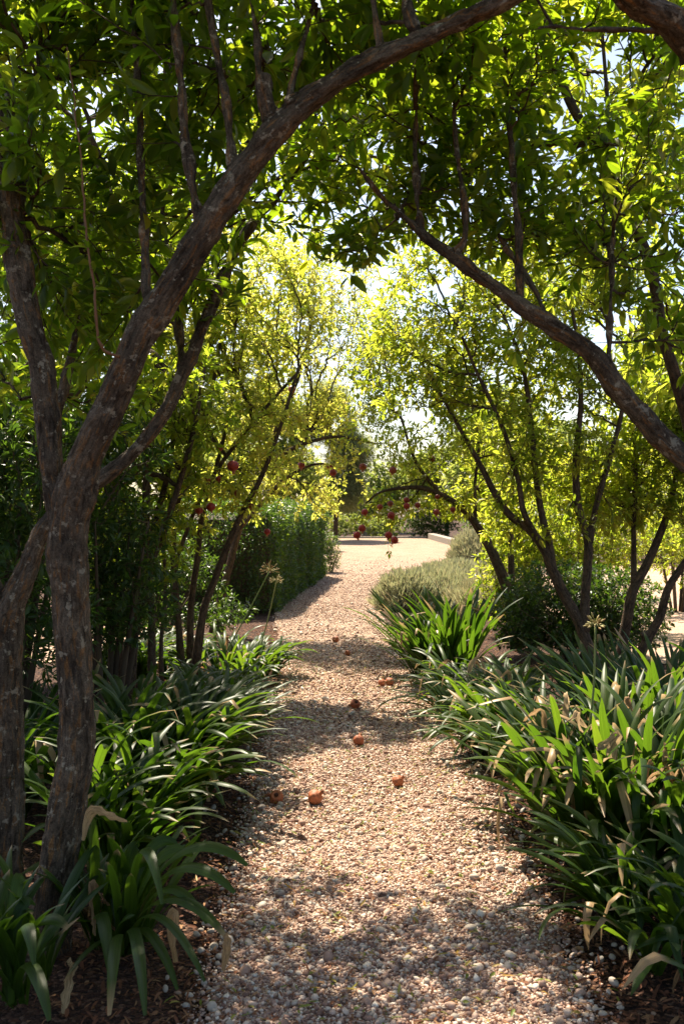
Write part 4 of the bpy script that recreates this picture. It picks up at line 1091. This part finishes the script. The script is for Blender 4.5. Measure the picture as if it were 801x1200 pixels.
def withered_chunk(p0, az, L, W, stand=0.5):
    """A dead, crumpled strap hanging over."""
    seg = 16
    t = np.linspace(0, 1, seg)
    th = rng.uniform(0.2, 1.0) + np.clip((t - stand) / 0.12, 0, 1) * rng.uniform(1.6, 2.6) + 0.3 * np.sin(t * 14 + rng.uniform(0, 6))
    azs = az + np.cumsum(rng.normal(0, 0.16, seg))
    d = np.stack([np.sin(th) * np.cos(azs), np.sin(th) * np.sin(azs), np.cos(th)], 1)
    p = np.array(p0) + np.vstack([[0, 0, 0], np.cumsum(d[:-1] * L / (seg - 1), axis=0)])
    p[:, 2] = np.maximum(p[:, 2], gz(p[:, 1]) + 0.015)
    side = np.stack([-np.sin(azs), np.cos(azs), np.zeros(seg)], 1)
    nr = np.cross(d, side)
    ro = np.cumsum(rng.normal(0, 0.22, seg))
    sd = side * np.cos(ro)[:, None] + nr * np.sin(ro)[:, None]; nn = np.cross(sd, d)
    w = 0.5 * W * (0.75 + 0.3 * np.sin(t * 9 + rng.uniform(0, 6))) * np.clip((1.05 - t) / 0.3, 0, 1) ** 0.7
    cols = [p + sd * (w * s)[:, None] + nn * (w * h)[:, None] for s, h in ((-1, 0.55), (-0.4, -0.1), (0.4, 0.25), (1, -0.35))]
    v = np.stack(cols, 1).reshape(-1, 3)
    i = (np.arange(seg - 1) * 4)[:, None] + np.arange(3)[None]
    q = np.stack([i, i + 1, i + 5, i + 4], -1).reshape(-1, 4)
    return (v, q, {'tint': np.full(len(v), np.clip(rng.normal(0.45, 0.28), 0, 1)), 'across': np.tile([-1, -.4, .4, 1], seg), 'along': np.repeat(t * 3, 4)})


def agapanthus(label, fans, per, L, W, tint=0.45, th=(0.05, 0.75), droop=(1.0, 2.0), dead=8, dryfrac=0.12, stalks=(), lean=None, deadL=0.4, extra=None, deadh=(0.0, 0.25), broken=0.12):
    """fans: (x, y) feet of the rosettes; leaves spread away from the middle of the clump."""
    fans = np.array(fans, float)
    c = fans.mean(0)
    t = thing('agapanthus_plant', label, 'plant', (c[0], c[1], 0), 'strap leaved plants bordering the path')
    ch, dc = [], []
    for (x, y) in fans:
        out = math.atan2(y - c[1], x - c[0])
        dist = math.hypot(x - c[0], y - c[1])
        f0 = rng.uniform(0, 6.28)
        nl = int(per * rng.uniform(0.8, 1.2))
        for k in range(nl):
            az = f0 + (0 if k % 2 else math.pi) + rng.normal(0, 0.55)
            a0 = rng.uniform(*th) * (0.35 + 0.65 * (k / nl))
            vx, vy = math.cos(az) * a0, math.sin(az) * a0
            o = min(0.55, dist * 1.1) * rng.uniform(0.5, 1.1)
            vx += math.cos(out) * o; vy += math.sin(out) * o
            if lean is not None:
                vx += lean[0]; vy += lean[1]
            az = math.atan2(vy, vx); a0 = min(1.25, math.hypot(vx, vy))
            a1 = a0 * 0.5 + rng.uniform(*droop)
            ll = L * rng.uniform(0.62, 1.12)
            kink = (rng.uniform(0.55, 0.88), rng.uniform(0.7, 2.0)) if rng.uniform() < broken else None
            dry = rng.uniform(0.03, 0.2) if rng.uniform() < dryfrac else (0.02 if rng.uniform() < 0.5 else 0)
            if kink is not None and rng.uniform() < 0.55:
                dry = 1 - kink[0]
            ch.append(blade_chunk((x + rng.normal(0, 0.012), y + rng.normal(0, 0.012), 0.0), az, a0, a1, ll, W * rng.uniform(0.75, 1.15), np.clip(rng.normal(tint, 0.2), 0, 1), dry, rng.normal(0, 0.35), kink))
    for k in range(dead):
        x, y = fans[rng.integers(len(fans))]
        dc.append(withered_chunk((x + rng.normal(0, 0.05), y - abs(rng.normal(0, 0.05)), rng.uniform(*deadh)), rng.uniform(0, 6.28), deadL * rng.uniform(0.6, 1.2), W * rng.uniform(0.5, 1.05), rng.uniform(0.15, 0.5)))
    if extra:
        ch += extra[0]; dc += extra[1]
    if ch:
        build('strap_leaves', ch, M['strap'], t)
    if dc:
        build('withered_leaves', dc, M['withered'], t)
    for (foot, head, hr, nn) in stalks:
        foot, head = np.array(foot), np.array(head)
        mid = (foot + head) / 2 + np.array([0.02, 0, 0.03])
        p, r = catmull([foot, mid, head], [0.007, 0.006, 0.005], 6)
        s = build('flower_stalk', [tube(p, r, 7)], M['stalk'], t)
        hc = []
        for k in range(nn):
            d = unit(rng.normal(size=3)); d[2] = abs(d[2]) * 0.9 - 0.25; d = unit(d)
            e = head + d * hr * rng.uniform(0.7, 1.1) + np.array([0, 0, -0.012 * rng.uniform()])
            m = (head + e) / 2 + np.array([0, 0, 0.008])
            pp, rr = catmull([head, m, e], [0.0013, 0.0012, 0.0014], 3)
            hc.append(tube(pp, rr, 4))
            p2, r2 = catmull([e, e + d * 0.014, e + d * 0.03], [0.002, 0.0055, 0.001], 3)
            c2 = tube(p2, r2, 6); c2[2]['tint'][:] = np.clip(rng.normal(0.75, 0.2), 0, 1)
            hc.append(c2)
        build('seed_head', hc, M['seed'], s)
    return t


def rand_fans(n, cx, cy, rx, ry):
    a = rng.uniform(0, 6.28, n); r = np.sqrt(rng.uniform(size=n))
    return np.stack([cx + rx * r * np.cos(a), cy + ry * r * np.sin(a)], 1)


def aimed(base, tip, W, tint, rise=0.5, dry=0.0, twist=0.0, kink=None):
    """A strap leaf from base to about tip (both world points), bowed upwards."""
    base, tip = np.array(base, float), np.array(tip, float)
    seg = 15
    t = np.linspace(0, 1, seg)[:, None]
    chord = tip - base
    L = np.linalg.norm(chord)
    h = chord[2]
    hz = chord * np.array([1, 1, 0])
    c1 = base + hz * 0.16 + np.array([0, 0, h * 0.8 + rise * L * 0.55])
    c2 = base + hz * 0.62 + np.array([0, 0, h * 1.05 + rise * L * 0.75])
    p = (1 - t) ** 3 * base + 3 * (1 - t) ** 2 * t * c1 + 3 * (1 - t) * t ** 2 * c2 + t ** 3 * tip
    p[:, 2] = np.maximum(p[:, 2], 0.015)
    d = unit(np.gradient(p, axis=0))
    az = math.atan2(chord[1], chord[0])
    side = np.array([-math.sin(az), math.cos(az), 0.0])
    sd = unit(side - d * (d @ side)[:, None])
    t = t[:, 0]
    nr = np.cross(d, sd)
    ro = twist * (0.4 + t)
    sd = sd * np.cos(ro)[:, None] + nr * np.sin(ro)[:, None]
    nn = np.cross(sd, d)
    w = 0.5 * W * np.minimum(1, 0.6 + 0.9 * t) * np.clip((1.02 - t) / 0.28, 0, 1) ** 0.5
    cols = [p + sd * (w * s)[:, None] + nn * (w * h)[:, None] for s, h in ((-1, .28), (-.5, .07), (0, 0), (.5, .07), (1, .28))]
    v = np.stack(cols, 1).reshape(-1, 3)
    i = (np.arange(seg - 1) * 5)[:, None] + np.arange(4)[None]
    q = np.stack([i, i + 1, i + 6, i + 5], -1).reshape(-1, 4)
    dv = np.clip((t - (1 - dry)) / 0.05 + 0.5, 0, 1) if dry > 0 else np.zeros(seg)
    return (v, q, {'tint': np.full(len(v), tint), 'dry': np.repeat(dv, 5), 'across': np.tile([-1, -.5, 0, .5, 1], len(t)), 'along': np.repeat(t, 5)})


# front left plant, leaf by leaf
b0 = P(148, 1122, 3.58)
ex, dd = [], []
for (tx, ty, tY, W, rise, tint, dry, tw) in (
        (290, 1014, 3.35, .046, .22, .45, 0, .5), (275, 1046, 3.25, .045, .2, .4, 0, .5), (265, 1098, 3.2, .042, .28, .45, .05, .4), (242, 1082, 3.3, .036, .42, .5, 0, .5),
        (226, 1003, 3.5, .046, .12, .45, 0, .9), (209, 992, 3.6, .042, .2, .5, 0, .9), (163, 992, 3.62, .05, .04, .6, 0, 1.2), (128, 1190, 2.95, .042, .35, .6, .07, .3),
        (170, 1190, 2.9, .04, .3, .4, 0, .3), (100, 1010, 3.75, .035, .1, .35, 0, .6), (190, 1060, 3.1, .036, .42, .55, 0, .4), (208, 1160, 3.1, .035, .35, .4, 0, .3), (75, 1150, 3.2, .038, .3, .4, .06, .3),
        (240, 1150, 3.0, .03, .3, .35, 0, .3), (60, 1090, 3.5, .036, .3, .35, 0, .5)):
    ex.append(aimed(b0 + rng.normal(0, .012, 3) * [1, 1, 0], P(tx, ty, tY), W, tint, rise, dry, tw))
b1 = P(112, 1108, 3.62)
ex.append(aimed(b1, P(104, 965, 3.55), .05, .5, .02, 0, 1.3))
ex.append(aimed(b1, P(92, 985, 3.7), .04, .35, .04, 0, 1.0))
ex.append(aimed(b1, P(128, 1140, 3.2), .045, .55, .5, .0, .3))
def ribbon(pts, ws, tint):
    p, w = catmull(pts, ws, 5)
    d = unit(np.gradient(p, axis=0))
    sd = unit(np.cross(d, np.array([0.3, 1.0, 0.4])))
    nn = np.cross(sd, d)
    wob = 0.25 * np.sin(np.arange(len(p)) * 1.7)
    cols = [p + sd * (0.5 * w * s)[:, None] + nn * (w * (h + wob * abs(s) * 0.5))[:, None] for s, h in ((-1, .18), (0, 0), (1, .22))]
    v = np.stack(cols, 1).reshape(-1, 3)
    i = (np.arange(len(p) - 1) * 3)[:, None] + np.arange(2)[None]
    return (v, np.stack([i, i + 1, i + 4, i + 3], -1).reshape(-1, 4), {'tint': np.full(len(v), tint), 'across': np.tile([-1, 0, 1], len(p)), 'along': np.repeat(np.linspace(0, 3, len(p)), 3)})


dd.append(ribbon([P(97, 985, 3.55), P(103, 958, 3.54), P(112, 951, 3.5), P(130, 958, 3.42), P(149, 963, 3.36)], [.012, .035, .042, .034, .008], .6))
dd.append(ribbon([P(262, 1096, 3.2), P(265, 1104, 3.19), P(264, 1120, 3.18), P(261, 1138, 3.17)], [.03, .03, .028, .008], .35))
dd.append(ribbon([P(85, 1128, 3.3), P(80, 1140, 3.25), P(76, 1165, 3.2), P(74, 1190, 3.18)], [.04, .05, .04, .012], .7))
dd.append(ribbon([P(205, 1128, 3.3), P(198, 1085, 3.32), P(205, 1070, 3.3), P(203, 1110, 3.28)], [.02, .03, .03, .012], .45))
agapanthus('low agapanthus at the foot of the forked trunk, its broad leaves reaching toward the path', [(b0[0], b0[1]), (b1[0], b1[1]), (b0[0] - .08, b0[1] + .12), (b0[0] + .03, b0[1] + .1)], 9, .52, .040, .35, (.1, .75), (0.7, 1.4), 5, .1, extra=(ex, dd), deadL=.25)

b2 = P(18, 1170, 3.2)
ex = []
for (tx, ty, tY, W, rise, tint, dry, tw) in ((80, 1088, 3.1, .045, .18, .4, .05, .5), (42, 1060, 3.3, .042, .3, .35, 0, .6), (30, 1032, 3.35, .04, .3, .55, 0, .5), (58, 1196, 2.8, .042, .35, .45, 0, .3), (-30, 1050, 3.2, .04, .2, .4, 0, .5),
                                        (10, 1080, 3.2, .04, .2, .4, 0, .7), (-40, 1120, 3.0, .04, .3, .4, 0, .5), (40, 1130, 2.9, .04, .4, .5, 0, .3)):
    ex.append(aimed(b2 + rng.normal(0, .015, 3) * [1, 1, 0], P(tx, ty, tY), W, tint, rise, dry, tw))
agapanthus('agapanthus in the lower left corner with one dry leaf tip', [(b2[0], b2[1]), (b2[0] - .12, b2[1] + .05), (b2[0] + .04, b2[1] + .16), (b2[0] - .1, b2[1] + .22)], 9, .50, .038, .35, (.1, .7), (.8, 1.6), 2, .1, extra=(ex, []))

agapanthus('dark agapanthus between the front plant and the big arching clump', rand_fans(14, -1.08, 4.5, .22, .35), 10, .68, .040, .35, (.05, .55), (1.1, 2.0), 6, .1, lean=(.12, -.02), deadL=.3, deadh=(0, .15))
agapanthus('big arching agapanthus clump spilling over the path edge, behind the front plant', rand_fans(44, -1.08, 5.6, .32, .95), 11, .82, .042, .42, (.05, .5), (1.2, 2.0), 16, .08, lean=(.12, .03), deadL=.45, deadh=(0, .12))
agapanthus('shaded agapanthus clump behind the forked trunk', rand_fans(26, -1.95, 5.6, .5, .9), 10, .75, .04, .35, (.05, .5), (1.1, 1.9), 3, .06)
agapanthus('small agapanthus clump between the big arching one and the sunlit one', rand_fans(13, -.98, 7.45, .2, .6), 11, .55, .034, .55, (.05, .6), (1.3, 2.2), 4, .08)
agapanthus('sunlit agapanthus clump below the clipped hedge with two dried flower heads', rand_fans(30, -1.05, 9.4, .42, .95), 11, .58, .036, .6, (.05, .5), (1.5, 2.5), 7, .08,
           stalks=[(P(262, 770, 9.7), P(316, 669, 9.6), .075, 40), (P(300, 775, 9.9), P(324, 680, 9.9), .05, 26)])
agapanthus('agapanthus clump among the slanting stems behind the sunlit clump', rand_fans(22, -2.0, 10.0, .45, 1.1), 11, .58, .036, .5, (.05, .55), (1.3, 2.3), 4, .1)
agapanthus('dark stiff agapanthus clump leaning over the path, farthest of those opposite the hedge', rand_fans(22, .98, 9.75, .30, .55), 11, .96, .046, .26, (.05, .6), (.6, 1.4), 6, .14, lean=(-.14, -.05))
agapanthus('brightly lit agapanthus clump in the middle of the border facing the fallen fruit', rand_fans(40, 1.12, 7.3, .36, 1.0), 11, .70, .037, .62, (.05, .6), (1.3, 2.4), 10, .12, lean=(-.15, 0), deadh=(.1, .4))
agapanthus('largest agapanthus clump, full of withered blond leaves, with one green seed head', rand_fans(40, 1.36, 5.0, .44, .75), 11, .88, .043, .36, (.05, .55), (.8, 2.0), 34, .25, deadL=.30, deadh=(.22, .55), broken=.24, lean=(-.06, -.04),
           stalks=[(P(683, 905, 5.2), P(697, 731, 5.3), .036, 30)])
agapanthus('agapanthus clump behind the largest one, cut by the photo edge', rand_fans(34, 2.1, 6.4, .5, 1.0), 11, .86, .038, .42, (.05, .45), (.8, 1.5), 4, .12)
agapanthus('agapanthus in the lower right corner with glossy leaves arching over', rand_fans(20, 1.22, 3.55, .22, .42), 10, .58, .036, .5, (.2, .8), (1.2, 2.1), 3, .05, lean=(-.15, -.02), deadh=(0, .15))

# grey stone under the lit clump
dd_, ff_ = ico(3)
o = build('rock', [(np.array([0.93, 8.05, 0.06]) + dd_ * [.07, .16, .11] * (1 + 0.1 * np.array([mnoise.noise(Vector(q * 2.0)) for q in dd_]))[:, None], ff_, {'tint': np.full(len(dd_), .5)})], M['kerb'], None, True, (0.93, 8.05, 0))
tag(o, 'grey rock half hidden under the brightly lit strap leaves', 'rock')

#@@FRUIT
# ------------------------------------------------------------------ pomegranates
def fruit_mesh(r, dried):
    v, f = ico(3)
    a = np.arctan2(v[:, 1], v[:, 0])
    k = 1 + (0.035 if dried else 0.018) * np.cos(5 * a) * np.sqrt(np.clip(1 - v[:, 2] ** 2, 0, 1))
    if dried:
        k = k + 0.05 * np.array([mnoise.noise(Vector(q * 2.2)) for q in v])
    v = v * k[:, None] * r
    v[:, 2] *= 0.93
    return v, f


def calyx_mesh(r):
    """A short cup with six pointed lobes, at the top of a fruit of radius r."""
    rings = []
    n = 24
    a = np.linspace(0, 2 * math.pi, n, endpoint=False)
    lobes = 0.5 + 0.5 * np.cos(6 * a)
    for z, rr in ((0.86, .34), (1.08, .24), (1.22, .27)):
        rings.append(np.stack([np.cos(a) * rr * r, np.sin(a) * rr * r, np.full(n, z * r)], 1))
    rings.append(np.stack([np.cos(a) * r * (.28 + .14 * lobes), np.sin(a) * r * (.28 + .14 * lobes), r * (1.24 + .26 * lobes)], 1))
    rings.append(np.stack([np.cos(a) * r * .17, np.sin(a) * r * .17, np.full(n, 1.12 * r)], 1))
    v = np.vstack(rings)
    q = [[k * n + i, k * n + (i + 1) % n, (k + 1) * n + (i + 1) % n, (k + 1) * n + i] for k in range(4) for i in range(n)]
    return v, np.array(q)


def make_fruit(label, loc, r, rot, mat, dried, tint, group, crack=False, hang=None):
    from mathutils import Euler
    R = np.array(Euler(rot).to_matrix())
    loc = np.array(loc, float)
    v, f = fruit_mesh(r, dried)
    if crack:                                   # burst open: a pit pressed into one side
        d = unit(np.array([0.1, -0.55, 0.83]) + rng.normal(0, 0.15, 3)) @ R
        s = np.clip((v / r) @ d, 0, 1)
        v = v * (1 - 0.30 * np.clip((s - 0.80) / 0.12, 0, 1))[:, None]
    t = thing('pomegranate', label, 'fruit', loc, group)
    build('rind', [(v @ R.T + loc, f, {'tint': np.clip(tint + 0.18 * (v[:, 2] / r), 0, 1)})], mat, t)
    if crack:
        vv, ff = ico(2)
        w = vv * np.array([.30, .30, .12]) * r
        zax = unit(d); xax = unit(np.cross(zax, [0.3, 1, 0.1])); yax = np.cross(zax, xax)
        w = (w @ np.stack([xax, yax, zax])) + d * r * 0.73
        build('hollow', [(w @ R.T + loc, ff, {'tint': np.full(len(vv), rng.uniform())})], M['cavity'], t)
    v, q = calyx_mesh(r)
    build('calyx', [(v @ R.T + loc, q, {'tint': np.full(len(v), rng.uniform())})], M['calyx'], t)
    if hang is not None:
        top = loc - (np.array([0, 0, 1.0]) @ R.T) * r * .9
        pts, rr = catmull([top, top + [0.01, 0, .04], top + hang], [.004, .003, .003], 4)
        build('stem', [tube(pts, rr, 6)], M['bark_thin'], t)
    return t


ground_fruit = [   # px, py, diameter px, crack, label
    (369, 936, 18, False, 'reddish dried pomegranate lying on the sunny gravel, nearest on the open path'),
    (324, 936, 17, True, 'burst brown pomegranate lying in shade against the path edge'),
    (466, 917, 14, False, 'orange brown dried pomegranate lying alone toward the lit border'),
    (420, 869, 13, False, 'rusty dried pomegranate in mid path, on sunny gravel just beyond a shade band'),
    (416, 826, 12, True, 'split dark pomegranate in mid path within the dappled shade band'),
    (393, 750, 8, False, 'small red pomegranate on the far sunny gravel, left one of the far two'),
    (407, 766, 7, False, 'small brown pomegranate on the far sunny gravel, right one of the far two'),
    (447, 801, 9, False, 'dark pomegranate in shade at the border edge, open path side of a touching pair'),
    (456, 800, 10, False, 'dark pomegranate in shade under the stiff leaves, bed side of a touching pair'),
    (497, 818, 7, False, 'pale dried pomegranate half under the lit strap leaves beside the rock'),
]
for px, py, dpx, cr, lab in ground_fruit:
    base = py + dpx * 0.45
    Y = F * EYE / (base - CY)
    r = 0.5 * dpx / F * Y
    p = P(px, base, Y); p[2] = r * 0.90 + 0.008
    make_fruit(lab, p, r, (rng.uniform(0.6, 1.9), rng.uniform(-.5, .5), rng.uniform(0, 6.28)), M['fruit_dry'], True, rng.uniform(.2, .8), 'dried pomegranates fallen on the path', cr)

hung = [   # px, py, Y, diameter px, tint, label
    (273, 546, 8.0, 14, .3, 'largest red pomegranate, hanging low in the golden tree beside the slanting stem'),
    (257, 525, 8.6, 9, .6, 'dark pomegranate hanging just above the largest red one'),
    (231, 530, 8.9, 8, .5, 'shaded pomegranate hanging among the dark stems left of the largest one'),
    (243, 562, 8.9, 8, .3, 'small red pomegranate hanging below left of the largest one, first of two side by side'),
    (256, 561, 9.0, 7, .4, 'small red pomegranate directly under the largest one, second of two side by side'),
    (278, 578, 8.9, 8, .6, 'brownish pomegranate hanging under the largest one, close to the slanting stem'),
    (247, 594, 8.8, 11, .2, 'bright red pomegranate low among the dark stems, the redder of a pair'),
    (233, 598, 8.8, 10, .4, 'dull red pomegranate low among the dark stems, the dimmer of a pair'),
    (294, 593, 9.0, 7, .4, 'small pomegranate beside the top of the slanting stem before the hedge'),
    (313, 623, 9.0, 8, .1, 'lone red pomegranate hanging in front of the clipped hedge'),
    (342, 456, 10.5, 9, .8, 'orange pomegranate high in the golden foliage, highest of all'),
    (353, 545, 12.4, 9, .5, 'brown pomegranate hanging in golden foliage above the hedge top'),
    (386, 547, 12.9, 7, .2, 'small red pomegranate just above a rounder one over the hedge end'),
    (390, 554, 12.6, 9, .3, 'round red pomegranate over the hedge end, under a smaller one'),
    (425, 547, 12.4, 9, .6, 'lone brownish pomegranate hanging against the pale gap above the court'),
    (460, 551, 11.6, 9, .7, 'dark pomegranate in the leaves above the arching bough'),
    (506, 538, 11.7, 8, .4, 'red pomegranate high over the arching bough, nearest the bright sky'),
    (427, 600, 11.5, 8, .2, 'red pomegranate at the bough tip, top of the three over the court edge'),
    (424, 619, 11.5, 9, .2, 'red pomegranate in the middle of the three at the bough tip'),
    (418, 627, 11.4, 9, .15, 'bright red pomegranate lowest of the three at the bough tip'),
    (445, 594, 11.6, 7, .5, 'small pomegranate hanging between the bough tip and the centre cluster'),
    (457, 590, 11.7, 7, .7, 'shaded brown pomegranate just above the round red centre one'),
    (458, 604, 11.5, 9, .2, 'round red pomegranate hanging in the centre of the cluster over the court'),
    (455, 627, 11.4, 9, .1, 'scarlet pomegranate of the lowest touching pair, left and slightly higher'),
    (462, 633, 11.35, 9, .15, 'scarlet pomegranate of the lowest touching pair, right and lowest of all'),
    (476, 586, 11.6, 7, .3, 'red pomegranate stacked directly above another under the bough'),
    (476, 593, 11.5, 8, .25, 'red pomegranate stacked directly beneath another under the bough'),
    (489, 592, 11.6, 7, .5, 'dull red pomegranate right beside the stacked two under the bough'),
    (512, 582, 11.6, 6, .3, 'small red pomegranate tucked against the underside of the bough'),
    (511, 600, 11.5, 8, .6, 'brown red pomegranate hanging below the bough near its bend'),
    (530, 597, 11.5, 7, .4, 'red pomegranate nearest the trunk of the arching tree'),
]
for px, py, Y, dpx, tn, lab in hung:
    r = 0.5 * dpx / F * Y
    if 11.3 < Y < 11.75: Y -= 0.18
    make_fruit(lab, P(px, py, Y), r, (math.pi + rng.normal(0, .25), rng.normal(0, .25), rng.uniform(0, 6.28)), M['fruit'], False, tn, 'ripe pomegranates hanging from the trees', False, np.array([rng.normal(0, .02), rng.normal(0, .02), rng.uniform(.12, .24)]))

#@@LIGHT
# ------------------------------------------------------------------ light, sky, camera
w = bpy.data.worlds.new('World')
scene.world = w
w.use_nodes = True
nt = w.node_tree
nt.nodes.clear()
sky = nt.nodes.new('ShaderNodeTexSky')
sky.sky_type = 'NISHITA'
sky.sun_disc = False
sky.sun_elevation = SUN_EL
sky.sun_rotation = SUN_AZ
sky.dust_density = 1.7
bg = nt.nodes.new('ShaderNodeBackground')
bg.inputs['Strength'].default_value = 0.082
wo = nt.nodes.new('ShaderNodeOutputWorld')
nt.links.new(sky.outputs[0], bg.inputs['Color'])
nt.links.new(bg.outputs[0], wo.inputs['Surface'])

sl = bpy.data.lights.new('sun', 'SUN')
sl.energy = 5.0
sl.angle = math.radians(0.53)
sl.color = (1.0, 0.92, 0.79)
so = bpy.data.objects.new('sun', sl)
COL.objects.link(so)
so.location = (0, 0, 20)
so.rotation_euler = Vector(SUN).to_track_quat('Z', 'Y').to_euler()

cam = bpy.data.cameras.new('camera')
cam.sensor_fit = 'VERTICAL'
cam.sensor_height = 36.0
cam.sensor_width = 24.0
cam.lens = F / 1200 * 36.0
cam.clip_start = 0.05
cam.clip_end = 2000
cam.dof.use_dof = True
cam.dof.focus_distance = 6.5
cam.dof.aperture_fstop = 7.1
co = bpy.data.objects.new('camera', cam)
COL.objects.link(co)
co.location = (0, 0, EYE)
co.rotation_euler = (math.pi / 2, 0, 0)
scene.camera = co

vs = scene.view_settings
vs.view_transform = 'Standard'
vs.look = 'None'
vs.exposure = 1.55
vs.gamma = 1.0
vs.use_curve_mapping = False
vs.use_white_balance = True
vs.white_balance_temperature = 7000
vs.white_balance_tint = 10
cy = scene.cycles
cy.max_bounces = 7
cy.diffuse_bounces = 4
cy.glossy_bounces = 2
cy.transmission_bounces = 4
cy.transparent_max_bounces = 4
cy.caustics_reflective = False
cy.caustics_refractive = False
cy.sample_clamp_indirect = 4.0
cy.use_denoising = True
scene.render.film_transparent = False
